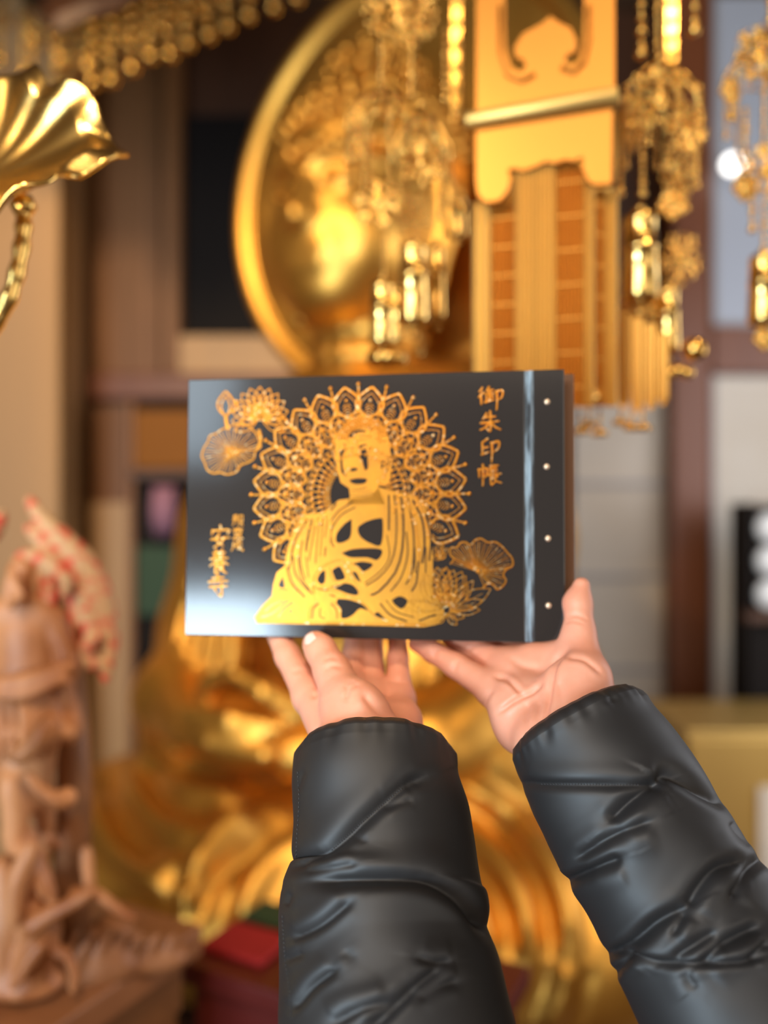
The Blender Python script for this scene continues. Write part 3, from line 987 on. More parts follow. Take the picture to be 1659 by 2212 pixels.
# hand under the left half of the book: fingers go away under and behind it, thumb props the front edge
L = []
L += [cap(P(748, 1628, .500), P(775, 1770, .482), .0215, .024, .012), cap(P(838, 1628, .508), P(845, 1770, .488), .0205, .024, .012)]
idx = [(722, 1585, .518), (672, 1505, .556), (622, 1418, .580), (594, 1352, .600), (600, 1290, .612)]
mid = [(780, 1580, .528), (748, 1490, .574), (768, 1415, .602), (770, 1340, .617), (765, 1280, .622)]
rng = [(826, 1585, .532), (806, 1502, .580), (802, 1410, .605), (803, 1340, .617), (803, 1290, .622)]
pky = [(866, 1592, .526), (862, 1512, .572), (860, 1420, .592), (857, 1350, .607), (852, 1310, .612)]
L += fing(idx, [.0150, .0116, .0088, .0084, .0072], .004)
L += fing(mid, [.0140, .0110, .0092, .0086, .0075], .004)
L += fing(rng, [.0135, .0104, .0084, .0080, .0070], .003)
L += fing(pky, [.0135, .0098, .0072, .0068, .0060], .003)
L += [cap(P(672, 1505, .556), P(748, 1490, .572), .0095, .0095, .008), cap(P(748, 1492, .574), P(862, 1514, .574), .0090, .0085, .010), cap(P(800, 1560, .545), P(868, 1560, .545), .012, .011, .012)]
L += fing([(772, 1600, .505), (748, 1520, .520), (718, 1450, .541), (692, 1404, .5535), (681, 1391, .5575)], [.0200, .0155, .0118, .0100, .0086], .004)
L += [ell(P(778, 1552, .512), (.0190, .016, .0215), k=.010)]
crs = [([(744, 1488), (752, 1476), (764, 1470)], .7, 5, .56), ([(746, 1510), (756, 1488), (776, 1476)], .8, 5, .56),
       ([(702, 1448), (716, 1438), (738, 1440)], .6, 5, .56), ([(700, 1425), (716, 1420), (728, 1424)], .5, 5, .56), ([(674, 1504), (682, 1502), (688, 1494)], .8, 5, .58), ([(632, 1452), (650, 1446)], .5, 5, .6),
       ([(785, 1500), (810, 1530), (850, 1560)], 1.2, 8, .62), ([(830, 1500), (850, 1506), (884, 1508)], .8, 6, .62), ([(838, 1470), (878, 1474)], .8, 6, .62), ([(690, 1545), (684, 1580)], .5, 8, .56)]
lh = hand('hand', L, .0010, 'hand with thumb against the lower edge of the book', crs)
nail(P(669, 1391, .5466), P(672, 1375, .556) - P(690, 1420, .545), Vector((-.55, -.80, .30)), .0064, lh)

# hand under the right corner: palm open to the camera, thumb up along the book's side
R_ = []
R_ += [cap(P(1182, 1598, .505), P(1290, 1740, .482), .0210, .023, .012), cap(P(1252, 1562, .502), P(1350, 1710, .478), .0200, .022, .012)]
pk = [(1150, 1565, .520), (1066, 1490, .545), (985, 1438, .566), (935, 1408, .579), (900, 1391, .590)]
rg = [(1170, 1540, .522), (1094, 1440, .560), (1030, 1404, .580), (985, 1380, .592), (950, 1355, .600)]
md = [(1195, 1530, .522), (1134, 1408, .572), (1075, 1372, .590), (1030, 1340, .603), (1000, 1310, .608)]
ix_ = [(1225, 1520, .520), (1195, 1396, .575), (1150, 1340, .592), (1110, 1290, .603), (1090, 1260, .607)]
R_ += fing(pk, [.0150, .0108, .0084, .0074, .0058], .003)
R_ += fing(rg, [.0150, .0112, .0088, .0082, .0070], .003)
R_ += fing(md, [.0150, .0115, .0092, .0086, .0075], .003)
R_ += fing(ix_, [.0150, .0118, .0095, .0086, .0075], .003)
R_ += [cap(P(1068, 1492, .546), P(1098, 1440, .560), .0098, .0105, .006), cap(P(1098, 1440, .562), P(1195, 1400, .577), .0105, .0105, .008)]
R_ += [ell(P(1165, 1475, .548), (.026, .014, .026), k=.012), ell(P(1120, 1548, .526), (.0170, .015, .0235), k=.010)]
R_ += fing([(1250, 1545, .508), (1268, 1458, .520), (1252, 1365, .538), (1248, 1302, .546), (1256, 1266, .548)], [.0200, .0122, .0098, .0092, .0058], .004)
R_ += [ell(P(1243, 1500, .514), (.0220, .015, .0240), k=.010), ell(P(1232, 1430, .540), (.013, .012, .016), k=.010)]
crs = [([(1224, 1405), (1200, 1436), (1190, 1485), (1180, 1540), (1160, 1585)], 1.5, 6, .7), ([(1070, 1462), (1098, 1470), (1128, 1500)], 1.3, 5, .7), ([(1076, 1540), (1112, 1514), (1148, 1497), (1170, 1478)], 1.4, 5, .7),
       ([(1062, 1492), (1052, 1506), (1046, 1522)], .9, 5, .7), ([(1226, 1420), (1262, 1426), (1300, 1456)], .9, 5, .7), ([(1168, 1515), (1164, 1545), (1158, 1572)], .9, 6, .7), ([(1140, 1520), (1134, 1560)], .6, 6, .7),
       ([(1222, 1335), (1244, 1330), (1268, 1338)], .7, 5, .7), ([(1222, 1345), (1240, 1341), (1262, 1347)], .5, 4, .7), ([(978, 1450), (990, 1426)], .7, 5, .7), ([(936, 1420), (944, 1402)], .6, 5, .7), ([(1010, 1412), (1020, 1395)], .6, 5, .7),
       ([(1100, 1420), (1130, 1440), (1165, 1445)], .7, 7, .7), ([(1205, 1470), (1215, 1510), (1210, 1550)], .5, 7, .7)]
rh = hand('hand', R_, .0010, 'open palm with thumb upright along the side of the book', crs)


# padded sleeves: a quilted tube with seams and creases modelled on its near side
def sleeve(name, rows, axis_pitch, creases, swells, stitches, label, seed):
    """rows: (centre px, centre py, half width px, depth) from the cuff down; creases: (pixel points, depth mm, width px, lip mm)"""
    rows = arc(rows, 240)
    C = [P(r[0], r[1], r[3]) for r in rows]
    W = [r[2] / FPX * r[3] for r in rows]
    n = len(C)
    na = 220
    Vs, Nn = [], []
    up = None
    # hem: rolled edge turning inwards, then the inner wall
    prof = []
    t0 = Vector(axis_pitch).normalized()
    for k, (dr, dz) in enumerate(((-.020, -.030), (-.018, -.006), (-.014, .004), (-.008, .0075), (-.003, .005))):
        prof.append((C[0] + t0 * dz, W[0] + dr))
    ring_c = [p[0] for p in prof] + C
    ring_w = [p[1] for p in prof] + W
    tang = []
    for i in range(len(ring_c)):
        if i < len(prof) + 1:
            tang.append(t0)
        else:
            a, b = max(len(prof), i - 8), min(len(ring_c) - 1, i + 8)
            f = min(1, (i - len(prof)) / 60)
            tang.append(((ring_c[a] - ring_c[b]).normalized() * f + t0 * (1 - f)).normalized())
    for i, (c, w) in enumerate(zip(ring_c, ring_w)):
        t = tang[i]
        side = Vector((1, 0, 0))
        side = (side - t * side.dot(t)).normalized()
        oth = t.cross(side)                               # points to the camera / up
        for k in range(na):
            a = 2 * math.pi * k / na
            nv = side * math.cos(a) + oth * math.sin(a) * .92
            Vs.append(c + nv * w)
            Nn.append(nv.normalized())
    V = np.array([tuple(v) for v in Vs])
    N = np.array([tuple(v) for v in Nn])
    px = CX + V[:, 0] / V[:, 1] * FPX
    py = CY - (V[:, 2] - CZ) / V[:, 1] * FPX
    view = V - np.array((0, 0, CZ))
    view /= np.linalg.norm(view, axis=1)[:, None]
    front = np.clip(-(view * N).sum(1) * 2.2 + .45, 0, 1)
    disp = np.zeros(len(V))
    rs = np.random.RandomState(seed)
    # soft stuffing
    for _ in range(26):
        c0 = V[rs.randint(len(V))]
        s = rs.uniform(.018, .032)
        disp += rs.uniform(-.0010, .0014) * np.exp(-((V - c0) ** 2).sum(1) / s ** 2)
    for (pts, h, rx) in swells:
        d, sd, al = seg_dist(px, py, pts)
        disp += front * h * .001 * np.exp(-(d / rx) ** 2)
    for (pts, dep, wid, lip) in creases:
        d, sd, al = seg_dist(px, py, [tuple(p) for p in arc(pts, 16)] if len(pts) > 2 else pts)
        fade = np.clip(np.minimum(al, 1 - al) * 7 + .25, 0, 1)
        disp -= front * .001 * fade * (.70 * dep * np.exp(-(d / (1.25 * wid)) ** 2) + .22 * dep * np.exp(-(d / (.45 * wid)) ** 2))
        # the upper side of a fold stands proud, rounded
        disp += front * abs(lip) * .00075 * fade * np.exp(-((d - 2.8 * wid) / (2.4 * wid)) ** 2) * (sd * np.sign(lip) > 0)
        disp += front * abs(lip) * .00030 * fade * np.exp(-((d - 2.0 * wid) / (1.5 * wid)) ** 2) * (sd * np.sign(lip) < 0)
    hem = np.repeat(np.clip((np.arange(len(ring_c)) - 2) / 10, 0, 1), na)
    disp *= hem
    # gathers along the hem
    ang = np.tile(np.arange(na) / na * 2 * math.pi, len(ring_c))
    ridx = np.repeat(np.arange(len(ring_c)), na)
    disp += .0006 * np.exp(-((ridx - 6) / 9.0) ** 2) * (np.sin(ang * 11 + seed) + .6 * np.sin(ang * 19 + 2 * seed) + .4 * np.sin(ang * 31))
    V2 = V + N * disp[:, None]
    m = len(ring_c)
    idx = np.arange(m * na).reshape(m, na)
    a, b = idx[:-1], idx[1:]
    F = np.stack([a, np.roll(a, -1, 1), np.roll(b, -1, 1), b], -1).reshape(-1, 4)
    o = mesh_np(name, V2 - np.array(person.location), F, M['nylon'], person)
    tag(o, label)
    bm = bmesh.new()
    bm.from_mesh(o.data)
    bmesh.ops.recalc_face_normals(bm, faces=bm.faces[:])
    bm.to_mesh(o.data)
    bm.free()
    tree = BVHTree.FromPolygons([tuple(v) for v in V2], F.tolist())
    eye = Vector((0, 0, CZ))
    for pts, step in stitches:
        mb = MB()
        path = arc(pts, 400) if len(pts) > 2 else arc([pts[0], ((pts[0][0] + pts[1][0]) / 2, (pts[0][1] + pts[1][1]) / 2), pts[1]], 400)
        acc, last, on, start = 0, None, True, None
        for q in path:
            if last is not None:
                acc += math.hypot(q[0] - last[0], q[1] - last[1])
            last = q
            if start is None:
                start = q
                acc = 0
            if acc >= (step * .68 if on else step * .32):
                if on:
                    ends = []
                    for e in (start, q):
                        h = tree.ray_cast(eye, (P(e[0], e[1], 1) - eye).normalized())
                        if h[0] is not None:
                            ends.append(h[0] - (P(e[0], e[1], 1) - eye).normalized() * .0002)
                    if len(ends) == 2 and (ends[0] - ends[1]).length < .006:
                        mid = (ends[0] + ends[1]) / 2 + h[1] * (.0002 if h[1].dot(eye - ends[0]) > 0 else -.0002)
                        mb.tube([PI_ @ ends[0], PI_ @ mid, PI_ @ ends[1]], [.00018, .00030, .00018], 5)
                on = not on
                start, acc = q, 0
        if mb.v:
            s = mb.build('seam_stitching', M['thread'], o, smooth=True)
            s['kind'] = 'stuff'
    return o


def q3(*pts):
    return [(580 + x / 3.022, 1480 + y / 3.022) for x, y in pts]


def q4(*pts):
    return [(1060 + x / 2.7696, 1440 + y / 2.7696) for x, y in pts]


rowsL = [(811, 1642, 174, .506), (812, 1690, 179, .500), (823, 1760, 187, .492), (827, 1820, 193, .485), (832, 1868, 197, .479), (828, 1915, 215, .473), (829, 1970, 226, .466), (830, 2020, 226, .460), (836, 2070, 232, .454), (846, 2130, 242, .447),
         (856, 2212, 251, .437), (875, 2330, 262, .424), (900, 2480, 280, .41), (930, 2700, 300, .40)]
crL = [(q3((120, 1210), (280, 1130), (410, 1080), (640, 870), (880, 665), (1060, 590)), 4.5, 13, -1.6),
       (q3((220, 1215), (400, 1195), (580, 1165)), 2.2, 9, -1.0),
       (q3((255, 1278), (600, 1262), (980, 1272), (1190, 1350), (1320, 1460), (1440, 1620)), 6.5, 15, -2.6),
       (q3((160, 1655), (350, 1560), (540, 1410)), 2.6, 9, -1.8),
       (q3((165, 2115), (290, 1970), (450, 1855)), 2.8, 9, -1.6),
       (q3((110, 1795), (220, 1750)), 1.6, 8, -.8),
       (q3((640, 2260), (800, 2120), (960, 1970), (1140, 1830)), 4.2, 12, -1.8),
       (q3((760, 800), (940, 745)), 1.5, 9, -1.0), (q3((560, 990), (640, 1020)), 1.0, 8, -.5),
       (q3((960, 1780), (1080, 1810), (1190, 1805)), 2.0, 9, -1.2),
       (q3((980, 2060), (1110, 1970), (1240, 1935)), 2.0, 10, -1.4),
       (q3((430, 2212), (600, 2120), (790, 2060)), 2.2, 10, -1.8),
       (q3((110, 1440), (140, 1360)), 2.0, 7, -.8), (q3((240, 560), (190, 700)), 1.0, 7, .6),
       (q3((500, 1740), (560, 1790)), .9, 10, .5)]
swL = [(q3((450, 500), (800, 450)), 1.5, 60), (q3((900, 950), (1000, 1100)), 2.0, 70), (q3((700, 1600), (900, 1650)), 2.0, 80), (q3((500, 1900), (500, 2000)), 1.6, 60)]
stL = [(q3((190, 560), (200, 760), (185, 1000), (180, 1150)), 9), (q3((90, 1500), (110, 1800), (140, 2000), (150, 2200)), 9), (q3((410, 1080), (640, 870), (880, 665)), 5)]
sleeve('jacket_sleeve', rowsL, (0, .70, .72), crL, swL, stL, 'black padded sleeve with a diagonal seam', 3)

rowsR = [(1248, 1572, 158, .500), (1268, 1610, 163, .496), (1300, 1660, 172, .490), (1335, 1715, 178, .484), (1365, 1770, 182, .478), (1402, 1835, 186, .471), (1440, 1900, 190, .464), (1478, 1965, 196, .457), (1518, 2030, 204, .450),
         (1560, 2100, 212, .443), (1625, 2212, 224, .432), (1710, 2350, 240, .42), (1830, 2560, 262, .41)]
crR = [(q4((180, 690), (310, 703), (600, 706), (900, 706), (1010, 690)), 2.6, 9, -1.4), (q4((1000, 690), (1050, 650), (1250, 750), (1420, 830)), 4.6, 14, -2.0),
       (q4((1020, 700), (860, 790), (710, 930)), 5.0, 14, -2.4), (q4((960, 925), (740, 1010), (520, 1150)), 3.0, 12, -2.4), (q4((790, 1140), (640, 1200), (440, 1290)), 5.0, 12, -2.2),
       (q4((1525, 1160), (1350, 1210), (1240, 1330), (1180, 1440)), 5.0, 14, -2.0), (q4((1175, 1440), (1000, 1530), (850, 1650), (700, 1725)), 5.5, 14, -2.6),
       (q4((1165, 1480), (1090, 1600)), 2.4, 8, -1.4), (q4((1345, 1590), (1230, 1660), (1100, 1740)), 3.0, 11, -2.0), (q4((650, 1680), (720, 1728), (850, 1715), (1000, 1760), (1150, 1772), (1500, 1766), (1659, 1720)), 2.8, 8, -1.2),
       (q4((1620, 1550), (1400, 1660), (1260, 1775)), 4.6, 13, -2.0), (q4((1659, 1650), (1550, 1745)), 3.4, 10, -1.4), (q4((1650, 1120), (1520, 1240), (1435, 1390)), 3.6, 12, -1.8), (q4((850, 1720), (720, 1855)), 4.0, 10, -1.4),
       (q4((1430, 930), (1480, 1000), (1560, 1060)), 2.0, 12, -1.0), (q4((1190, 1790), (1190, 1870), (1230, 1920)), 1.6, 10, .8), (q4((650, 190), (700, 200), (760, 180)), .8, 6, -.5)]
swR = [(q4((300, 900), (450, 1150)), 1.8, 60), (q4((1000, 1050), (1250, 1100)), 2.2, 80), (q4((800, 1350), (950, 1400)), 2.0, 60), (q4((600, 450), (800, 500)), 1.2, 60), (q4((1200, 1900), (1300, 2000)), 1.5, 80)]
stR = [(q4((300, 703), (600, 706), (900, 706)), 6), (q4((860, 1712), (1000, 1757), (1150, 1770), (1500, 1766)), 6)]
sleeve('jacket_sleeve', rowsR, (-.42, .50, .76), crR, swR, stR, 'black padded sleeve reaching in from the corner', 5)

# ------------------------------------------------------------------ great seated golden statue
BX, BY, TH = -0.06, 2.22, math.radians(-34)
statue = empty('seated_golden_statue', (BX, BY, .56), 'huge gold-leafed seated temple statue with a round halo behind the head', 'statue')
statue.rotation_euler = (0, 0, TH)


def rotx(a):
    c, s = math.cos(a), math.sin(a)
    return np.array(((1, 0, 0), (0, c, -s), (0, s, c)))


# local space: x to the statue's left-hand viewer side, -y is where it looks, z up from its seat
def statue_part(name, prims, vox, mat, label=None, it=2):
    V, F = solid(prims, vox)
    V = relax(V, F, it, .5)
    return tag(mesh_np(name, V, F, M[mat], statue), label)


# head (height above the seat)
HZ = 1.83
hd = [ell((0, .02, HZ), (.225, .255, .29), k=.02), ell((0, -.06, HZ - .13), (.195, .19, .20), k=.06), ell((0, -.135, HZ - .245), (.085, .075, .06), k=.05)]
hd += [ell((s * .115, -.135, HZ - .12), (.085, .08, .10), k=.05) for s in (-1, 1)]                     # cheeks
hd += [cap((0, -.228, HZ + .03), (0, -.268, HZ - .075), .020, .030, .03), cap((-.028, -.245, HZ - .085), (.028, -.245, HZ - .085), .020, .020, .02)]   # nose
for s in (-1, 1):
    hd += chain([(s * .025, -.238, HZ + .055), (s * .085, -.225, HZ + .080), (s * .16, -.165, HZ + .055)], [.013, .015, .012], .02)          # brows
    hd += [ell((s * .085, -.200, HZ + .010), (.058, .035, .026), k=.015)]                                # lids
    hd += [cap((s * .04, -.240, HZ + .001), (s * .135, -.195, HZ - .002), .007, .007, .008, True)]
hd += [cap((-.050, -.225, HZ - .150), (.050, -.225, HZ - .150), .020, .020, .02), cap((-.042, -.222, HZ - .184), (.042, -.222, HZ - .184), .022, .022, .018)]   # lips
hd += [cap((-.06, -.255, HZ - .167), (.06, -.255, HZ - .167), .006, .006, .008, True)]
hd += [ell((0, .03, HZ - .40), (.125, .135, .20), k=.05)]                                               # neck with three folds
for q in (-.33, -.39, -.45):
    for k in range(14):
        a0, a1 = 2 * math.pi * k / 14, 2 * math.pi * (k + 1) / 14
        hd.append(cap((.13 * math.cos(a0), .03 + .14 * math.sin(a0), HZ + q), (.13 * math.cos(a1), .03 + .14 * math.sin(a1), HZ + q), .022, .022, .02))
for s in (-1, 1):                                                                                       # long-lobed ears
    hd += chain([(s * .215, .03, HZ + .08), (s * .245, .045, HZ + .02), (s * .235, .04, HZ - .09), (s * .215, .02, HZ - .20), (s * .205, 0, HZ - .25)], [.028, .032, .026, .024, .03], .015)
statue_part('head', hd, .008, 'gold_statue')
# snail-curl hair: cap and topknot covered with rows of curls
hr = [ell((0, .06, HZ + .12), (.245, .27, .24), k=.02), ell((0, .07, HZ + .34), (.14, .15, .14), k=.04)]
V, F = solid(hr, .012)
hair_o = mesh_np('hair', V, F, M['gold_statue'], statue)
cm = MB()
cm.ball((0, 0, 0), .024, 8, 6)
proto = None


def curl_at(c, s=1.0):
    global proto
    if proto is None:
        proto = cm.build('hair_curl', M['gold_statue'], hair_o, smooth=True)
        o = proto
    else:
        o = bpy.data.objects.new('hair_curl', proto.data)
        link(o, hair_o)
    o.location = c
    o.scale = (s, s, s)


for row in range(7):
    el = math.radians(6 + row * 11.5)
    cnt = int(30 * math.cos(el)) + 1
    for k in range(cnt):
        a = 2 * math.pi * (k + .5 * (row % 2)) / cnt
        x, y, z = .245 * math.cos(el) * math.cos(a), .06 + .27 * math.cos(el) * math.sin(a), HZ + .12 + .24 * math.sin(el)
        if y > .16: continue
        curl_at((x, y, z - (.035 if (row == 0 and y < -.1) else 0)))
for row in range(4):
    el = math.radians(8 + row * 22)
    cnt = int(16 * math.cos(el)) + 1
    for k in range(cnt):
        a = 2 * math.pi * (k + .5 * (row % 2)) / cnt
        if math.sin(a) > .5: continue
        curl_at((.14 * math.cos(el) * math.cos(a), .07 + .15 * math.cos(el) * math.sin(a), HZ + .34 + .14 * math.sin(el)), .85)
# torso under the robe
bd = [ell((0, .06, 1.02), (.34, .25, .46), k=.05), ell((0, .04, .62), (.36, .27, .34), k=.10), ell((-.03, .05, 1.27), (.36, .22, .18), k=.10)]
for s in (-1, .80):
    bd += chain([(s * .40, .06, 1.26), (s * .50, .04, .98), (s * .53, -.02, .70)], [.150, .152, .155], .08)
    e_ = s if s < 0 else .96
    bd += chain([(e_ * .53, -.02, .66), (e_ * .42, -.26, .54), (s * .17, -.43, .52)], [.150, .110, .060], .06)
    # hanging robe edge with deep folds, shoulder to lap
    for j in range(5):
        x0 = s * (.20 + .055 * j)
        bd += chain([(s * (.13 + .045 * j), -.13 - .012 * j, 1.36 - .03 * j), (x0, -.20 + .012 * j, 1.05), (x0 + s * .03, -.23 + .01 * j, .80), (x0 + s * .02, -.27, .62)], [.014, .020, .022, .020], .018)
    for j in range(6):
        bd += chain([(s * (.50 + .02 * j), -.08 + .03 * j, 1.10 - .02 * j), (s * (.585 + .012 * j), -.10 + .03 * j, .84), (s * (.57), -.16 + .03 * j, .62)], [.014, .022, .022], .014)
bd += chain([(-.20, -.20, 1.25), (-.05, -.235, .98), (.12, -.26, .80), (.26, -.25, .72)], [.03, .034, .034, .03], .03)
statue_part('torso', bd, .013, 'gold_statue', 'robed chest and arms')
# crossed legs under the robe, with sweeping folds
lp = [ell((0, -.16, .22), (.60, .42, .22), k=.08)]
for s in (-1, 1):
    zk = .78 if s < 0 else 1.06
    lp += [ell((s * .60, -.20, .19 * zk), (.28, .30, .19 * zk), k=.10)]
    lp += chain([(s * .50, .05, .22 * zk), (s * .66, -.22, .20 * zk), (s * .35, -.45, .20 * zk), (0, -.52, .18)], [.20 * zk, .19 * zk, .17, .16], .08)
for s in (-1, 1):
    lp += [ell((s * .44, -.16, .44 if s < 0 else .47), (.17, .17, .17), k=.08)]              # robe bunched under the forearm
V, F = solid(lp, .0095)
V = relax(V, F, 3, .5)
# sweeping folds: rounded ridges raised on the cloth
Rm = np.array(Matrix.Rotation(TH, 3, 'Z'))
Wd = V @ Rm.T + np.array(statue.location)
Nw = vnormals(V, F) @ Rm.T
lx, ly = CX + Wd[:, 0] / Wd[:, 1] * FPX, CY - (Wd[:, 2] - CZ) / Wd[:, 1] * FPX
vw = Wd - np.array((0, 0, CZ))
fr = np.clip(-(vw * Nw).sum(1) / np.linalg.norm(vw, axis=1) * 3 + .3, 0, 1)
dz = np.zeros(len(V))
for (pts, h, w) in (([(190, 1640), (198, 1720), (236, 1820), (310, 1890), (400, 1925)], 26, 26), ([(270, 1630), (290, 1715), (350, 1785), (430, 1795), (500, 1755)], 24, 26), ([(335, 1640), (400, 1695), (480, 1705), (560, 1690)], 18, 22),
                    ([(320, 1850), (400, 1862), (480, 1815), (550, 1765)], 24, 26), ([(390, 1995), (420, 1905), (480, 1825), (560, 1765), (660, 1730)], 30, 22), ([(520, 2020), (545, 1935), (590, 1865), (660, 1815), (740, 1790)], 28, 22),
                    ([(640, 2020), (660, 1950), (720, 1890), (800, 1860)], 24, 24), ([(330, 1590), (400, 1632), (520, 1652), (640, 1648), (760, 1630), (880, 1600)], 34, 20), ([(960, 1690), (1050, 1722), (1130, 1790), (1190, 1880), (1222, 1980), (1232, 2090)], 26, 24),
                    ([(900, 1760), (1000, 1790), (1080, 1860), (1130, 1960), (1150, 2080)], 22, 26), ([(880, 1850), (960, 1890), (1030, 1970), (1060, 2080)], 22, 26), ([(1180, 2230), (1215, 2150), (1225, 2080)], 14, 24), ([(250, 1960), (330, 2000), (400, 2010)], 18, 22)):
    d, sd_, al = seg_dist(lx, ly, [tuple(p) for p in arc(pts, 20)])
    fade = np.clip(np.minimum(al, 1 - al) * 5 + .15, 0, 1)
    dz += fr * h * .001 * fade * (np.exp(-(d / w) ** 2) - .45 * np.exp(-((d - 1.9 * w) / (.9 * w)) ** 2))
V = V + (Nw * dz[:, None]) @ Rm
tag(mesh_np('lap', V, F, M['gold_statue'], statue), 'crossed legs under sweeping robe folds')
# hands resting in the lap, thumbs meeting
hn = [ell((0, -.44, .52), (.17, .10, .035), k=.03), ell((0, -.45, .57), (.14, .09, .03), k=.03)]
for j in range(4):
    hn += chain([(.12, -.38 - .042 * j, .535), (-.02, -.40 - .042 * j, .545), (-.15, -.39 - .036 * j, .54)], [.024, .024, .017], .008)
    hn += chain([(-.12, -.38 - .040 * j, .585), (.02, -.39 - .040 * j, .595), (.13, -.38 - .034 * j, .585)], [.023, .023, .016], .008)
hn += chain([(-.15, -.42, .60), (-.08, -.47, .655), (0, -.48, .685)], [.028, .025, .017], .01) + chain([(.15, -.42, .60), (.08, -.47, .655), (.004, -.48, .685)], [.028, .025, .017], .01)
statue_part('hands', hn, .007, 'gold_statue', 'gold hands resting in the lap')
# halo: dish with thick rolled rim, on a stem
HR = .655
halo_M = Matrix.Translation((-.08, .31, HZ + .20)) @ Matrix.Rotation(math.radians(90), 4, 'X')
MB().lathe([(.0001, -.02), (.30, -.018), (.42, -.01), (.55, .004), (.585, .012), (.597, .002), (.607, .014), (.63, .034), (HR, .030), (HR + .012, .005), (HR, -.03), (.55, -.05), (.3, -.06), (.0001, -.06)], 96, halo_M).build('halo', M['gold_statue'], statue, smooth=True)
MB().tube([(-.04, .38, HZ - .35), (0, .38, .9), (0, .34, .3)], .05, 12).build('halo_stem', M['gold_statue'], statue, smooth=True)
# pedestal
ped = empty('statue_pedestal', (BX, BY, 0), 'dark timber pedestal under the golden statue', 'pedestal')
ped.rotation_euler = (0, 0, TH)
for k, (r, z0, z1, m) in enumerate(((.74, 0, .14, 'black'), (.68, .14, .46, 'wood_red'), (.74, .46, .525, 'wood_dark'))):
    MB().lathe([(.001, z0), (r - .02, z0), (r, z0 + .02), (r, z1 - .02), (r - .02, z1), (.001, z1)], 8, Matrix.Translation((0, -.10, 0)) @ Matrix.Rotation(math.radians(22.5), 4, 'Z')).build('pedestal_tier', M[m], ped)

# ------------------------------------------------------------------ hanging ornaments in front of the statue
def openwork(mb, c, w, h, th, rot, lobes=6, seed=0, tip=True):
    """pierced flower plate: scrolls, rings and leaf points, built round its centre"""
    rs = random.Random(seed)
    Mx = Matrix.Translation(c) @ Matrix.Rotation(rot, 4, 'Z')

    def pt(x, z):
        return Mx @ Vector((x, 0, z))
    t = th
    for k in range(lobes):
        a0 = 2 * math.pi * k / lobes + .2
        for s in (-1, 1):
            pts = []
            for j in range(8):
                f = j / 7
                a = a0 + s * (.15 + .55 * math.sin(math.pi * f) * .6)
                r = .12 + .86 * f
                pts.append(pt(math.cos(a) * r * w / 2, math.sin(a) * r * h / 2))
            mb.tube(pts, [t * 1.2, t * 1.2, t, t, t, t, t * .9, t * .6], 6)
        cx, cz = math.cos(a0) * .62 * w / 2, math.sin(a0) * .62 * h / 2
        mb.ball(pt(cx, cz), t * 2.6, 8, 6)
        a1 = a0 + math.pi / lobes
        cx, cz = math.cos(a1) * .72 * w / 2, math.sin(a1) * .72 * h / 2
        ring = [pt(cx + math.cos(q) * w * .085, cz + math.sin(q) * h * .085) for q in np.linspace(0, 2 * math.pi, 11)]
        mb.tube(ring, t * .8, 5, cap=False)
        mb.ball(pt(math.cos(a1) * w * .47, math.sin(a1) * h * .47), t * 1.8, 7, 5)
    mb.ball(pt(0, 0), t * 4, 10, 7, (1, .6, 1))
    return mb


def bead_string(name, parent, o, p0, p1, r, mat, gap=2.3, drop=True):
    mb = MB()
    a, b = Vector(p0) - o, Vector(p1) - o
    L = (b - a).length
    n = max(2, int(L / (r * gap)))
    mb.tube([a, b], r * .25, 5)
    for k in range(n):
        q = a.lerp(b, (k + .5) / n)
        mb.ball(q, r * (1.35 if k % 4 == 3 else 1.0), 8, 6)
    if drop:
        mb.lathe([(1e-5, r * 1.5), (r * .8, r * .8), (r * 1.5, -r * .4), (r * 1.2, -r * 1.6), (1e-5, -r * 2.2)], 9, Matrix.Translation(b))
    return mb.build(name, M[mat], parent, smooth=True)


def bell(parent, o, px, py0, py1, wpx, d, mat='gold_bright'):
    """long capsule-shaped bell with collar, bands and clapper"""
    c = P(px, (py0 + py1) / 2, d) - o
    h = (py1 - py0) / FPX * d
    r = wpx / 2 / FPX * d
    T = Matrix.Translation(c)
    b = MB().lathe([(1e-5, h * .5), (r * .45, h * .49), (r * .8, h * .44), (r * .9, h * .38), (r * .86, h * .36), (r * .9, h * .10), (r * .97, h * .09), (r * .97, h * .06), (r * .9, h * .05), (r * .96, -h * .2), (r, -h * .42), (r * .95, -h * .5), (r * .8, -h * .5), (r * .7, -h * .3), (1e-5, -h * .3)], 20, T).build('bell', M[mat], parent, smooth=True)
    MB().lathe([(1e-5, h * .56), (r * .2, h * .55), (r * .3, h * .52), (r * .2, h * .49), (1e-5, h * .48)], 10, T).build('finial', M['gold_brass'], b, smooth=True)
    MB().tube([c + Vector((0, 0, -h * .3)), c + Vector((0, 0, -h * .60))], r * .10, 6).ball(c + Vector((0, 0, -h * .62)), r * .28, 8, 6).build('clapper', M['gold_brass'], b, smooth=True)
    return b


def ornament(label, px, py, d):
    return empty('hanging_ornament', P(px, py, d), label, 'ornament', 'gilt ornaments hung before the statue')


def op_plate(root, px, py, wpx, hpx, d, rot=0, lobes=6, seed=0, th=3.2):
    o = root.location
    s = d / FPX
    mb = openwork(MB(), P(px, py, d) - o, wpx * s, hpx * s, th * s, rot, lobes, seed)
    return mb.build('openwork_flower', M['gold_brass'], root, smooth=True)


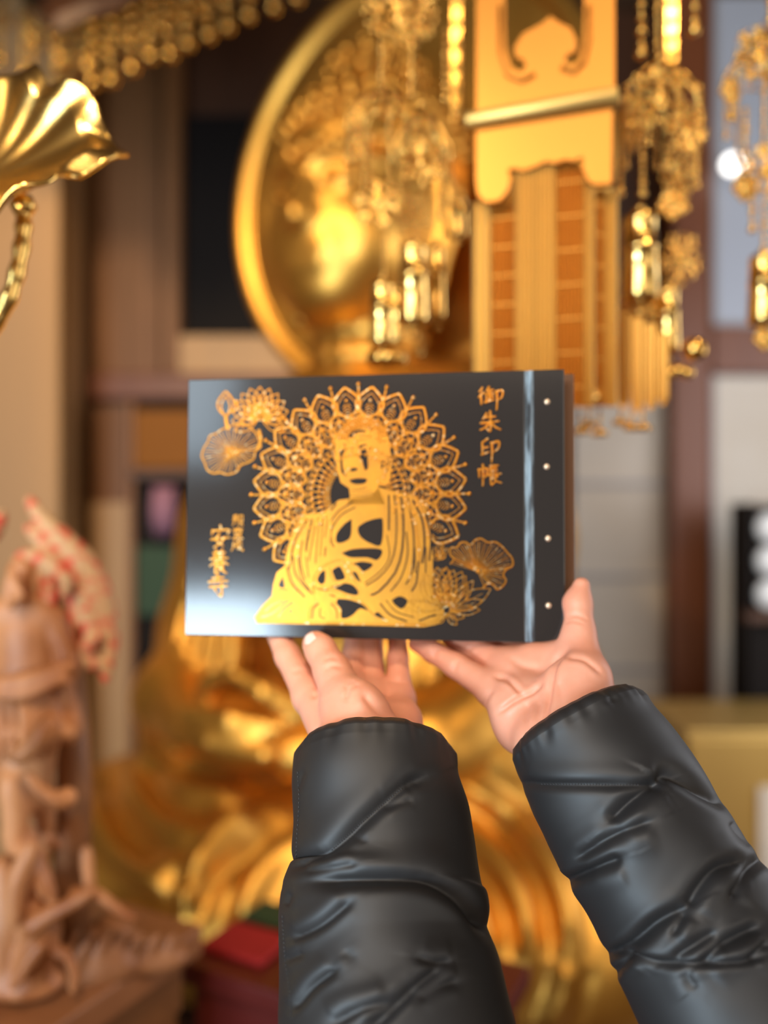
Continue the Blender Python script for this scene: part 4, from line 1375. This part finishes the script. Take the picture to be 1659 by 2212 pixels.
def crown(root, px, py, wpx, hpx, d, n=9, seed=0):
    """open tent-like crown: pierced roof ribs with a fringe of bead strings"""
    o = root.location
    s = d / FPX
    c = P(px, py, d) - o
    w, h = wpx * s / 2, hpx * s
    mb = MB()
    for k in range(n):
        a = 2 * math.pi * k / n
        e = Vector((math.cos(a) * w, math.sin(a) * w * .8, -h * .45))
        m = Vector((math.cos(a) * w * .55, math.sin(a) * w * .45, h * .22))
        mb.tube([c + Vector((0, 0, h * .5)), c + m * 1.0, c + Vector((e.x, e.y, -h * .12)), c + e], [2.5 * s, 3.5 * s, 3.5 * s, 2 * s], 6)
        a2 = 2 * math.pi * (k + .5) / n
        for q in (.35, .6, .85):
            mb.ball(c + Vector((math.cos(a2) * w * q, math.sin(a2) * w * .8 * q, h * (.35 - .7 * q * q))), (5 - q * 2) * s, 8, 6)
        for q in (.5, .9):
            ring = [c + Vector((math.cos(a + t * 2 * math.pi / n) * w * q, math.sin(a + t * 2 * math.pi / n) * w * .8 * q, h * (.30 - .62 * q * q))) for t in (0, .5, 1)]
            mb.tube(ring, 2.2 * s, 5)
    mb.ball(c + Vector((0, 0, h * .5)), 8 * s, 10, 8)
    cr = mb.build('crown', M['gold_brass'], root, smooth=True)
    for k in range(n):
        a = 2 * math.pi * k / n
        e = c + Vector((math.cos(a) * w, math.sin(a) * w * .8, -h * .45)) + o
        ln = (50 + 34 * ((k * 7 + seed) % 4)) * s
        bead_string('bead_string', cr, o, e, e - Vector((0, 0, ln)), 4.2 * s, 'gold_brass')
    return cr


# cluster between the statue's face and the banner
h1 = ornament('hanging gilt cluster of pierced flowers and bells in front of the golden face', 870, 780, .90)
D1 = .90
bead_string('bead_string', h1, h1.location, P(868, -260, D1), P(868, 60, D1), 5 * D1 / FPX, 'gold_brass')
op_plate(h1, 862, 40, 170, 120, D1, .3, 6, 1)
op_plate(h1, 905, 30, 90, 120, D1 + .03, -.4, 5, 2)
bead_string('bead_string', h1, h1.location, P(890, 90, D1), P(888, 215, D1), 8 * D1 / FPX, 'gold_brass', drop=False)
bead_string('bead_string', h1, h1.location, P(826, 60, D1), P(822, 200, D1), 6 * D1 / FPX, 'gold_brass', drop=False)
crown(h1, 828, 245, 165, 130, D1 + .02, 9, 1)
crown(h1, 910, 300, 130, 150, D1 - .03, 8, 2)
op_plate(h1, 912, 350, 120, 110, D1 - .03, .2, 6, 3)
op_plate(h1, 820, 440, 125, 110, D1, -.2, 6, 4)
op_plate(h1, 775, 300, 60, 110, D1 + .05, .5, 5, 5)
op_plate(h1, 880, 455, 90, 90, D1 + .02, .5, 5, 6)
for (x, y0, y1) in ((760, 270, 345), (800, 300, 400), (842, 310, 420), (880, 360, 470), (925, 400, 480), (962, 340, 440), (900, 440, 520), (830, 480, 590)):
    bead_string('bead_string', h1, h1.location, P(x, y0, D1), P(x, y1, D1), 4.6 * D1 / FPX, 'gold_brass')
bell(h1, h1.location, 893, 520, 700, 66, D1)
bell(h1, h1.location, 945, 525, 690, 34, D1 + .05, 'gold_brass')
bell(h1, h1.location, 826, 605, 745, 56, D1 - .02)
bell(h1, h1.location, 858, 620, 740, 30, D1 + .06, 'gold_brass')
bell(h1, h1.location, 990, 425, 512, 40, D1 + .08, 'gold_brass')
for (x, y0, y1) in ((962, 60, 210), (978, 380, 430), (905, 690, 760)):
    bead_string('bead_string', h1, h1.location, P(x, y0, D1 + .06), P(x, y1, D1 + .06), 7 * D1 / FPX, 'gold_brass')
mb = MB()
for k in range(9):                                        # small lotus drop at the foot
    a = 2 * math.pi * k / 9
    c = P(835, 775, D1) - h1.location
    mb.ball(c + Vector((math.cos(a) * .0135, math.sin(a) * .0135, 0)), .010, 8, 6, (1, 1, .9))
mb.build('lotus_drop', M['gold_brass'], h1, smooth=True)

# cluster on the other side of the banner
h2 = ornament('hanging gilt cluster of flowers, beads and a long bell beside the banner', 1420, 830, .88)
D2 = .88
for (x, y0, y1, r) in ((1385, -260, 110, 9), (1500, -260, 60, 9), (1420, -200, 140, 6)):
    bead_string('bead_string', h2, h2.location, P(x, y0, D2), P(x, y1, D2), r * D2 / FPX, 'gold_brass', 3.0)
crown(h2, 1425, 190, 165, 130, D2, 9, 3)
op_plate(h2, 1425, 215, 160, 150, D2 - .03, .2, 7, 7)
op_plate(h2, 1485, 285, 84, 100, D2 - .01, -.3, 6, 8)
op_plate(h2, 1365, 270, 80, 100, D2 + .02, .4, 6, 9)
for (x, y0, y1) in ((1340, 300, 415), (1388, 290, 415), (1492, 320, 372), (1440, 300, 360), (1352, 180, 290), (1512, 180, 290)):
    bead_string('bead_string', h2, h2.location, P(x, y0, D2), P(x, y1, D2), 6 * D2 / FPX, 'gold_brass')
bell(h2, h2.location, 1383, 455, 650, 78, D2)
bell(h2, h2.location, 1443, 615, 760, 50, D2 + .02)
op_plate(h2, 1465, 380, 90, 110, D2 + .04, .3, 5, 10)
op_plate(h2, 1455, 440, 70, 70, D2 + .03, -.3, 5, 11)
op_plate(h2, 1470, 560, 90, 130, D2 + .06, -.3, 5, 13)
op_plate(h2, 1390, 665, 120, 50, D2 + .02, .1, 7, 12)
MB().ball(P(1500, 755, D2) - h2.location, .0130, 14, 10).build('gilt_ball', M['gold_brass'], h2, smooth=True)
mb = MB()
for k in range(6):
    mb.ball(P(1400 + k * 17, 800 + 5 * (k % 2), D2) - h2.location, .0075, 8, 6)
mb.build('scroll_end', M['gold_brass'], h2, smooth=True)

# cluster cut off by the picture edge
h3 = ornament('hanging gilt cluster in front of the grey-blue window', 1650, 760, .90)
D3 = .90
bead_string('bead_string', h3, h3.location, P(1665, -260, D3), P(1665, 40, D3), 7 * D3 / FPX, 'gold_brass')
crown(h3, 1668, 130, 190, 150, D3, 9, 5)
op_plate(h3, 1640, 120, 120, 130, D3 - .03, .2, 7, 14)
op_plate(h3, 1578, 195, 50, 60, D3, .3, 5, 15)
op_plate(h3, 1660, 370, 130, 130, D3, -.2, 6, 16)
op_plate(h3, 1610, 405, 60, 60, D3 + .02, .2, 5, 17)
for (x, y0, y1) in ((1580, 215, 250), (1625, 400, 492), (1650, 430, 540), (1610, 230, 330)):
    bead_string('bead_string', h3, h3.location, P(x, y0, D3), P(x, y1, D3), 6 * D3 / FPX, 'gold_brass')
bell(h3, h3.location, 1648, 545, 700, 64, D3)
op_plate(h3, 1652, 730, 50, 50, D3, .1, 5, 18)

# ------------------------------------------------------------------ gilt banner of boards and ribbed strips
DB = .84
sB = DB / 1.08
ban = empty('hanging_banner', P(1180, 860, DB), 'gilt hanging banner with scrolled boards, a roller and long ribbed strips', 'banner')
bo = ban.location
YAW = math.radians(-16)                                   # its right edge stands nearer
bM = Matrix.Rotation(YAW, 4, 'Z')
ban.rotation_euler = (0, 0, YAW)


def bl(px, py):
    """picture point -> x, z on the banner's own plane (metres from its foot)"""
    n = Vector((math.sin(YAW), -math.cos(YAW), 0))
    e = Vector((0, 0, CZ))
    r = P(px, py, 1) - e
    t = (bo - e).dot(n) / r.dot(n)
    q = bM.inverted() @ (e + r * t - bo)
    return (q.x, q.z)


I4 = Matrix.Identity(4)
# upper board with two hooked slots and a pointed lobe between them
outer = [bl(*p) for p in [(1030, -260), (1030, 246), (1328, 204), (1328, -260)]]
slot = [(1092, -240), (1092, 60), (1094, 110), (1106, 150), (1126, 160), (1138, 148), (1130, 132), (1116, 128), (1112, 108), (1130, 78), (1170, 56), (1190, 40), (1206, 52), (1234, 66), (1246, 92), (1244, 116), (1228, 120), (1220, 134), (1232, 146), (1250, 138), (1260, 100), (1262, 40), (1262, -240)]
MB().plate(outer, .008, I4, [[bl(*p) for p in slot]]).build('scrolled_board', M['gold_board'], ban)
for ring in ([(1082, 20), (1082, 120), (1098, 168), (1128, 180), (1156, 166)], [(1272, 20), (1272, 96), (1262, 140), (1240, 162), (1214, 152)]):
    MB().tube([Vector((bl(*q)[0], -.006, bl(*q)[1])) for q in ring], .0022, 6).build('board_moulding', M['gold_board'], ban, smooth=True)
low = [(1030, 262), (1030, 395), (1034, 425), (1052, 440), (1080, 436), (1098, 415), (1104, 392), (1098, 372), (1112, 366), (1130, 372), (1160, 362), (1180, 352), (1200, 356), (1222, 348), (1240, 352), (1256, 342), (1262, 352), (1258, 366), (1270, 392), (1282, 402), (1322, 400), (1324, 215)]
MB().plate([bl(*p) for p in low], .010, I4).build('scalloped_board', M['gold_board'], ban)
a, b = bl(1010, 271), bl(1336, 216)
MB().tube([(a[0], -.010, a[1]), (a[0] + .002, -.010, a[1]), (b[0] - .002, -.010, b[1]), (b[0], -.010, b[1])], [.0070, .0080, .0080, .0070], 18).build('roller', M['gold_pale'], ban, smooth=True)
# ribbed strips: each hangs on its own facet of the six-sided body
strips = [(1016, 1056, 430, .018, 'gold_pale', 3), (1056, 1112, 430, .024, 'gold_amber', 7), (1112, 1156, 360, .004, 'gold_pale', 5), (1156, 1200, 356, .005, 'gold_pale', 5), (1200, 1262, 352, .012, 'gold_amber', 8), (1262, 1284, 360, .010, 'gold_pale', 3),
          (1284, 1306, 395, .024, 'gold_amber', 3), (1306, 1334, 395, .030, 'gold_pale', 4)]
for (x0, x1, y0, dep, mt, ribs) in strips:
    dep *= sB
    (u0, z1), (u1, _) = bl(x0, y0), bl(x1, y0)
    z0 = bl(x0, 872)[1]
    mb = MB()
    for k in range(ribs):
        ua, ub = u0 + (u1 - u0) * k / ribs, u0 + (u1 - u0) * (k + 1) / ribs
        n = 5
        V = []
        for z in (z0, z1):
            for j in range(n):
                f = j / (n - 1)
                V.append((ua + (ub - ua) * f, dep - .0030 * math.sin(math.pi * f), z))
        mb.add(V, [(j, j + 1, j + 1 + n, j + n) for j in range(n - 1)])
    mb.box((u0, dep, z0), (u1, dep + .003, z1))
    # pierced cross rows along the strip
    for q in range(7 if mt == 'gold_amber' else 0):
        z = z0 + (z1 - z0) * (q + .5) / 7
        mb.box((u0 + .001, dep - .0026, z - .0005), (u1 - .001, dep + .001, z + .0005))
    mb.build('ribbed_strip', M[mt], ban, smooth=False)
# back column of strips with scalloped feet and pendants
for i, (x0, x1, y0, y1, dep) in enumerate(((1290, 1330, 560, 850, .05), (1332, 1362, 650, 862, .055), (1364, 1394, 660, 868, .06), (1396, 1424, 670, 862, .065), (1426, 1452, 690, 850, .07))):
    (u0, z1), (u1, z0) = bl(x0, y0), bl(x1, y1)
    mb = MB()
    mb.plate([(u0, z1), (u0, z0 + .006), ((u0 * 3 + u1) / 4, z0), ((u0 + u1) / 2, z0 - .003), ((u0 + u1 * 3) / 4, z0), (u1, z0 + .006), (u1, z1)], .005, Matrix.Translation((0, dep, 0)))
    for k in range(3):
        u = u0 + (u1 - u0) * (k + .5) / 3
        mb.tube([(u, dep - .003, z0 + .004), (u, dep - .003, z1)], .0024, 6)
    mb.build('ribbed_strip', M['gold_amber'], ban)
for (x, y0, y1) in ((1268, 860, 905), (1292, 870, 925), (1340, 868, 900), (1366, 866, 912), (1390, 866, 912), (1250, 880, 920)):
    (u, z1), (_, z0) = bl(x, y0), bl(x, y1)
    MB().tube([(u, .05, z1), (u, .05, z0)], .0015, 5).ball((u, .05, z0), .0058, 9, 7, (1, 1, .8)).ball((u - .006, .05, z0 - .001), .003, 7, 5).ball((u + .006, .05, z0 - .001), .003, 7, 5).build('pendant', M['gold_brass'], ban, smooth=True)
(u, z) = bl(1268, 852)
MB().lathe([(1e-4, -.009), (.014, -.008), (.020, 0), (.014, .008), (1e-4, .009)], 20, Matrix.Translation((u, .03, z))).build('lotus_foot', M['gold_bright'], ban, smooth=True)
# gilt straps hanging down beside the banner
for (x0, x1, y1, dd, lab) in ((974, 998, 262, 1.00, 'narrow gilt strap hanging beside the banner, towards the statue'), (1438, 1464, 135, 1.00, 'narrow gilt strap hanging among the beads beside the banner')):
    a, b = P(x0, y1, dd), P(x1, -300, dd)
    r = empty('gilt_strap', a, lab, 'strap')
    MB().box((0, 0, 0), (b.x - a.x, .006, b.z - a.z), bevel=.0015).build('band', M['gold_brass'], r)
    mb = MB()
    for k in range(12):
        mb.ball(((b.x - a.x) / 2, -.002, (b.z - a.z) * (k + .5) / 12), .005, 8, 6, (1, .6, 1))
    mb.build('stud', M['gold_brass'], r, smooth=True)['kind'] = 'stuff'

# ------------------------------------------------------------------ canopy with rows of bead strings
cn = empty('hanging_canopy', P(250, -140, 2.3), 'dark gilt ceiling canopy fringed with rows of bead strings', 'canopy')
co = cn.location
edge = [(120, 215), (200, 180), (240, 172), (285, 148), (325, 122), (367, 118), (405, 95), (450, 76), (490, 58), (535, 34), (590, 16), (640, -4), (700, -30)]
pr0 = [(x, y, 2.30 + i * .015) for i, (x, y) in enumerate(edge)]
for row in range(6):
    for i, (x, y, d) in enumerate(pr0):
        xx, yy, dd = x - row * 34 - (17 if row % 2 else 0), y - row * 26 - (4 if row % 2 else 0), d + .07 * row
        if xx < -40: continue
        a, b = P(xx, yy - 150, dd), P(xx, yy, dd)
        mb = MB()
        mb.tube([a - co, b - co], .002, 5)
        for k in range(6):
            mb.ball(a.lerp(b, (k + 1) / 6) - co, .010 if k < 5 else .019, 10, 8)
        mb.build('bead_string', M['gold_brass'], cn, smooth=True)
for k, (r0, r1) in enumerate(((0, 130), (150, 330))):
    mb = MB()
    lo_ = [P(x - r0, y - 150 - r0 * .5, d + .0) - co for x, y, d in pr0]
    hi_ = [P(x - r1 - 40, y - 200 - r1 * .9, d + .5) - co for x, y, d in pr0]
    V = lo_ + hi_ + [v + Vector((0, 0, .04)) for v in lo_] + [v + Vector((0, 0, .04)) for v in hi_]
    n = len(lo_)
    F = []
    for i in range(n - 1):
        F += [(i, i + 1, i + 1 + n, i + n), (i + 2 * n, i + 3 * n, i + 1 + 3 * n, i + 1 + 2 * n), (i, i + 2 * n, i + 1 + 2 * n, i + 1)]
    mb.add(V, F).build('canopy_tier', M['wood_dark'], cn)

# ------------------------------------------------------------------ gilt lotus leaf on a stem
DL = .68
lot = empty('gilt_lotus_leaf', P(-320, 1300, DL), 'gilt lotus leaf with a wavy rim on a curved stem', 'lotus ornament')
lo_o = lot.location
cc = P(-52, 392, DL)
nu, nv = 120, 40
V, F = [], []
sL = DL / FPX
axis_up = Vector((.16, -.80, .60)).normalized()           # leaf cup tilts towards the camera
sd = Vector((1, .0, -.22))
sd = (sd - axis_up * sd.dot(axis_up)).normalized()
fw = axis_up.cross(sd)
for j in range(nv + 1):
    f = j / nv
    for i in range(nu):
        a = 2 * math.pi * i / nu
        wav = math.sin(9 * a + .6) * .055 + math.sin(5 * a + 2.1) * .05 + math.sin(14 * a) * .02
        r = (285 * (f ** .8) * (1 + .10 * f * math.sin(4 * a + .5) + .05 * f * math.sin(9 * a))) * sL
        z = (150 * f ** 1.5) * sL + wav * 300 * sL * f ** 3 - 150 * sL * max(0, f - .80) * (1.2 + .8 * math.sin(4 * a + 1))
        z += .0012 * math.cos(18 * a) * f
        V.append(cc + sd * r * math.cos(a) + fw * r * math.sin(a) + axis_up * z - lo_o)
for j in range(nv):
    for i in range(nu):
        a, b = j * nu + i, j * nu + (i + 1) % nu
        F.append((a, b, b + nu, a + nu))
lf = mesh_np('leaf', np.array([tuple(v) for v in V]), np.array(F), M['gold_bright'], lot)
md_ = lf.modifiers.new('thick', 'SOLIDIFY')
md_.thickness = .0035
stem = arc([P(50, 446, DL) - lo_o, P(50, 505, DL) - lo_o, P(36, 590, DL) - lo_o, P(2, 680, DL) - lo_o, P(-90, 800, DL) - lo_o, P(-240, 980, DL) - lo_o, P(-320, 1240, DL) - lo_o], 40)
MB().tube(stem, [.0066 + .0008 * math.sin(i * 1.7) for i in range(len(stem))], 12).build('stem', M['gold_bright'], lot, smooth=True)
MB().lathe([(1e-4, .012), (.007, .010), (.011, .002), (.007, -.005), (1e-4, -.006)], 16, Matrix.Translation(P(50, 450, DL) - lo_o)).build('stem_boss', M['gold_bright'], lot, smooth=True)
mb = MB().lathe([(1e-4, 0), (.05, 0), (.06, .02), (.045, .06), (.06, .12), (.075, .18), (.06, .24), (.03, .28), (.034, .31), (1e-4, .31)], 24, Matrix.Translation((0, 0, -.26)))
mb.build('vase', M['gold_brass'], lot, smooth=True)
vase_foot = lo_o.z - .26

# ------------------------------------------------------------------ carved wooden guardian figure with flame halo
DG = .96


def G(px, py, dd=0.0):
    return P(px, py, DG + dd)


gu = empty('carved_guardian_figure', G(70, 2110), 'carved wooden guardian figure with a red-flecked flame halo', 'figurine')
go_ = np.array(gu.location)


def gpart(name, prims, vox, mat, label=None, it=1):
    V, F = solid(prims, vox)
    V = relax(V, F, it, .5)
    return tag(mesh_np(name, V - go_, F, M[mat], gu), label)


def gch(pts, rad, dd=0.0, k=.006):
    s = DG / FPX
    A = arc([(x, y) for x, y in pts], len(pts) * 3) if len(pts) > 2 else pts
    rr = np.interp(np.linspace(0, 1, len(A)), np.linspace(0, 1, len(rad)), rad)
    return chain([G(q[0], q[1], dd) for q in A], [r * s for r in rr], k)


bdy = []
s_ = DG / FPX
bdy += [ell(G(48, 1262), (34 * s_, 34 * s_, 42 * s_), k=.01), ell(G(55, 1225), (34 * s_, 30 * s_, 26 * s_), k=.01)]          # head with piled hair
bdy += gch([(30, 1240), (20, 1280), (26, 1310)], [12, 10, 8], -.035) + gch([(40, 1268), (44, 1290)], [8, 9], -.04)
bdy += [ell(G(55, 1375), (66 * s_, 42 * s_, 80 * s_), k=.02), ell(G(60, 1450), (70 * s_, 44 * s_, 40 * s_), k=.02)]
bdy += gch([(-10, 1330), (60, 1310), (120, 1340)], [30, 34, 26]) + gch([(120, 1340), (148, 1420), (140, 1470)], [24, 22, 20]) + gch([(140, 1490), (152, 1560), (150, 1590)], [20, 20, 17], -.01)
bdy += gch([(0, 1478), (70, 1468), (150, 1440)], [14, 16, 12], -.045) + gch([(0, 1500), (60, 1498), (140, 1468)], [10, 12, 9], -.05)       # sash
bdy += [ell(G(60, 1560), (74 * s_, 46 * s_, 80 * s_), k=.02), ell(G(50, 1680), (60 * s_, 40 * s_, 90 * s_), k=.03)]
for j in range(6):
    bdy += gch([(0 + 22 * j, 1500), (6 + 23 * j, 1580), (-4 + 22 * j, 1640)], [6, 9, 6], -.045 + .006 * abs(j - 2))
bdy += gch([(110, 1560), (92, 1590), (60, 1620), (42, 1634)], [20, 22, 16, 16], -.06) + gch([(148, 1585), (120, 1570), (96, 1555)], [14, 13, 12], -.05)  # bent forearm
bdy += gch([(28, 1690), (34, 1760), (30, 1830)], [28, 24, 18], -.02) + gch([(90, 1690), (96, 1780), (90, 1850)], [26, 22, 16], .03)
bdy += gch([(58, 1672), (90, 1712), (130, 1730), (146, 1722)], [8, 11, 14, 18], -.05)                                     # flying scarf end
bdy += gch([(20, 1800), (60, 1850), (90, 1930)], [12, 14, 12], -.02) + gch([(60, 1790), (100, 1900), (120, 1990)], [9, 12, 10], -.01) + gch([(70, 1830), (40, 1900), (30, 1990)], [16, 20, 16], -.04)
gpart('figure', bdy, .0030, 'carving')
rk = []
rk += gch([(10, 1880), (20, 1990), (10, 2090)], [34, 50, 44]) + gch([(60, 1950), (90, 2010), (70, 2080)], [30, 38, 40], -.01)
rk += gch([(70, 2000), (100, 1980), (150, 1955), (200, 1925)], [20, 14, 12, 10], -.03) + gch([(205, 1925), (250, 1960), (290, 1985)], [10, 9, 7], 0)
rk += gch([(186, 1835), (190, 1880), (196, 1930)], [11, 11, 10], .02) + gch([(165, 1930), (175, 1945)], [17, 15], -.02) + gch([(108, 1806), (130, 1830)], [14, 8], 0)
rk += gch([(90, 2040), (60, 2080), (30, 2130)], [12, 12, 10], -.05) + gch([(100, 2050), (140, 2060), (160, 2100), (158, 2140)], [10, 9, 8, 8], -.02)
rk += [ell(G(60, 2120), (80 * s_, 60 * s_, 30 * s_), k=.02), ]
gpart('rock_base', rk, .0034, 'carving')
rk = [ell(G(190, 2085, .05), (110 * s_, 60 * s_, 60 * s_), k=.02), ell(G(300, 2065, .09), (120 * s_, 60 * s_, 40 * s_), k=.02), ell(G(240, 2030, .08), (60 * s_, 50 * s_, 60 * s_), k=.02)]
for j in range(7):
    rk += gch([(120 + 40 * j, 2110 - 6 * j), (140 + 38 * j, 2060 - 4 * j), (170 + 34 * j, 2010 + 2 * j)], [9, 12, 6], .01 + .012 * j)
gpart('rock', rk, .0040, 'base_wood')
fl = []
fl += gch([(62, 1078), (90, 1120), (130, 1165), (175, 1215), (212, 1280), (234, 1350), (236, 1420), (226, 1476)], [9, 16, 26, 30, 28, 20, 16, 9], .02)
fl += gch([(60, 1140), (100, 1180), (140, 1230), (180, 1290), (208, 1370)], [10, 16, 20, 16, 12], .01)
fl += gch([(30, 1215), (60, 1200), (100, 1215), (130, 1235)], [7, 12, 18, 16], 0) + gch([(95, 1235), (82, 1270), (70, 1310)], [16, 13, 10], 0)
fl += gch([(110, 1260), (108, 1300), (98, 1345)], [13, 14, 9], 0) + gch([(150, 1270), (160, 1320), (150, 1380), (166, 1400)], [9, 10, 14, 9], .01)
fl += gch([(180, 1330), (196, 1370), (190, 1420), (205, 1440)], [9, 13, 15, 10], .01) + gch([(206, 1380), (190, 1400)], [13, 9], 0) + gch([(130, 1240), (146, 1258), (136, 1286)], [10, 8, 7], -.01)
fl += gch([(-20, 1160), (-4, 1130), (4, 1105)], [16, 12, 6], .02)
gpart('flame_halo', fl, .0030, 'flame', 'red-flecked carved flames')
# back slab that carries the flames
MB().tube([tuple(np.array(G(150, 1400, .06)) - go_), tuple(np.array(G(160, 1700, .06)) - go_), tuple(np.array(G(150, 2080, .06)) - go_)], [.018, .022, .024], 10).build('back_post', M['base_wood'], gu, smooth=True)

# table that carries the guardian
tz = G(70, 2154).z
tb = empty('guardian_table', (-.55, 1.05, 0), 'brown wooden table carrying the carved guardian', 'table')
yaw = math.radians(63.4)
tM = Matrix.Translation((-.245, 1.13, tz)) @ Matrix.Rotation(yaw, 4, 'Z') @ Matrix.Identity(4)
tI = Matrix.Translation(-tb.location)
MB().box((-.34, 0, -.040), (0, .42, 0), tI @ tM, bevel=.004).build('table_top', M['base_wood'], tb)
MB().box((-.32, .02, -.11), (-.02, .40, -.042), tI @ tM).build('apron', M['wood_mid'], tb)
for (x, y) in ((-.29, .05), (-.05, .05), (-.05, .37), (-.29, .37)):
    MB().box((x - .025, y - .025, -tz), (x + .025, y + .025, -.111), tI @ tM).build('leg', M['wood_mid'], tb)
# stand for the lotus vase
MB_s = empty('vase_stand', (lo_o.x, lo_o.y, 0), 'slim round black stand under the gilt lotus vase', 'stand')
MB().lathe([(1e-4, 0), (.09, 0), (.09, .02), (.025, .06), (.02, vase_foot - .05), (.075, vase_foot - .02), (.08, vase_foot), (1e-4, vase_foot)], 20).build('column', M['black'], MB_s, smooth=False)

# ------------------------------------------------------------------ red altar desk before the statue
rd = empty('red_altar_desk', (-.20, 1.40, 0), 'low red lacquer altar desk between the guardian and the statue', 'table')
rz = .95
rM = Matrix.Rotation(math.radians(63.4), 4, 'Z')
MB().box((-.22, -.46, rz - .03), (0, 0, rz), rM, bevel=.004).build('desk_top', M['red'], rd)
MB().box((-.205, -.44, rz - .13), (-.015, -.02, rz - .032), rM).build('apron', M['red'], rd)
for (x, y) in ((-.18, -.41), (-.05, -.41), (-.05, -.05), (-.18, -.05)):
    MB().box((x - .025, y - .025, 0), (x + .025, y + .025, rz - .131), rM).build('leg', M['red'], rd)
cl = MB().box((-.18, -.12, rz), (-.10, -.01, rz + .012), Matrix.Translation(rd.location) @ rM, bevel=.004).build('folded_cloth', M['red_cloth'], None, loc=tuple(Matrix.Translation(rd.location) @ rM @ Vector((-.14, -.065, rz))))
tag(cl, 'small folded bright red cloth on the altar desk', 'cloth')
cl = MB().box((-.08, -.14, rz), (-.02, -.01, rz + .010), Matrix.Translation(rd.location) @ rM, bevel=.004).build('folded_cloth', M['green_cloth'], None, loc=tuple(Matrix.Translation(rd.location) @ rM @ Vector((-.05, -.075, rz))))
tag(cl, 'folded dark green cloth behind the red cloth on the altar desk', 'cloth')

# ------------------------------------------------------------------ things along the back wall
# small altar cabinet with amber panel and purple cloth
cb = empty('altar_cabinet', (P(345, 1300, 3.1).x, 3.1, 0), 'tall dark altar cabinet with an amber panel and purple cloth', 'cabinet')
cO = cb.location


def cpanel(name, px0, py0, px1, py1, d, th, mat):
    a, b = P(px0, py1, d) - cO, P(px1, py0, d) - cO
    return MB().box((a.x, d - cO.y, a.z), (b.x, d - cO.y + th, b.z), bevel=.004).build(name, M[mat], cb)


z_floor = CY + CZ * FPX / 3.12
cpanel('cabinet_back', 282, 866, 430, z_floor, 3.12, .20, 'black')
cpanel('amber_panel', 290, 885, 420, 1012, 3.09, .03, 'amber')
cpanel('shelf', 280, 1014, 430, 1034, 3.05, .08, 'wood_dark')
cpanel('side_post', 276, 866, 290, z_floor, 3.08, .06, 'wood_mid')
cpanel('lower_door', 292, 1180, 420, 1330, 3.10, .02, 'green_cloth')
mb = MB()
for k in range(5):
    a = P(336 + k * 9, 1052, 3.06) - cO
    b = P(334 + k * 9, 1150 + 10 * (k % 2), 3.06) - cO
    mb.tube([a, (a + b) / 2 + Vector((0, -.01, 0)), b], [.010, .013, .009], 8)
mb.build('purple_drape', M['purple'], cb, smooth=True)
# black rack of white dishes
rk_ = empty('dish_rack', (P(1700, 1600, 3.0).x, 3.0, 0), 'black rack holding white round dishes in front of the cream screen', 'rack')
rO = rk_.location


def rp(name, px0, py0, px1, py1, d, th, mat):
    a, b = P(px0, py1, d) - rO, P(px1, py0, d) - rO
    return MB().box((a.x, d - rO.y, a.z), (b.x, d - rO.y + th, b.z), bevel=.003).build(name, M[mat], rk_)


zf = CY + CZ * FPX / 3.0
rp('rack_back', 1622, 1090, 1790, zf, 3.02, .10, 'black')
rp('rack_side', 1618, 1086, 1630, zf, 2.96, .16, 'black')
rp('rack_ledge', 1618, 1322, 1790, 1344, 2.95, .08, 'wood_dark')
for r in range(3):
    for c in range(2):
        q = P(1664 + c * 76, 1140 + r * 72, 2.99)
        o = MB().lathe([(1e-4, -.022), (.030, -.020), (.050, -.008), (.056, .004), (.050, .002), (.03, -.010), (1e-4, -.012)], 24, Matrix.Rotation(math.radians(90), 4, 'X') @ Matrix.Diagonal((1, 1, -1, 1))).build('white_dish', M['white'], None, smooth=True)
        o.location = q
        tag(o, '%s white round dish, %s column, hung on the black rack' % (('top', 'middle', 'bottom')[r], ('first', 'second')[c]), 'dish', 'white dishes on the rack')
# gilt chest in front of the rack
ch = empty('gilt_chest', (P(1640, 1800, 2.5).x, 2.5, 0), 'plain gilt chest with a cream side panel behind the jacket sleeve', 'chest')
hO = ch.location
a, b = P(1488, 1850, 2.5) - hO, P(1800, 1592, 2.5) - hO
MB().box((a.x, 0, .0), (b.x, .40, b.z), bevel=.01).build('chest_body', M['gold_pale'], ch)
MB().box((a.x - .01, -.01, b.z), (b.x + .01, .41, b.z + .02), bevel=.005).build('chest_lid', M['gold_pale'], ch)
c0 = P(1640, 1700, 2.49) - hO
MB().box((c0.x, -.012, .10), (b.x - .02, -.001, c0.z), bevel=.003).build('cream_panel', M['shoji'], ch)
# bright round lamp by the window
lampO = empty('wall_lamp', P(1582, 355, 3.2), 'small bright round lamp in front of the grey-blue window', 'lamp')
em = bpy.data.materials.new('lamp_glow')
em.use_nodes = True
em.node_tree.nodes['Principled BSDF'].inputs['Emission Color'].default_value = (1, .97, .92, 1)
em.node_tree.nodes['Principled BSDF'].inputs['Emission Strength'].default_value = 4
MB().ball((0, 0, 0), .034, 16, 12).build('bulb', em, lampO, smooth=True)
MB().tube([(.04, .01, 0), (.10, .02, .015), (.14, .14, .02)], [.02, .022, .016], 10).build('bracket', M['white'], lampO, smooth=True)
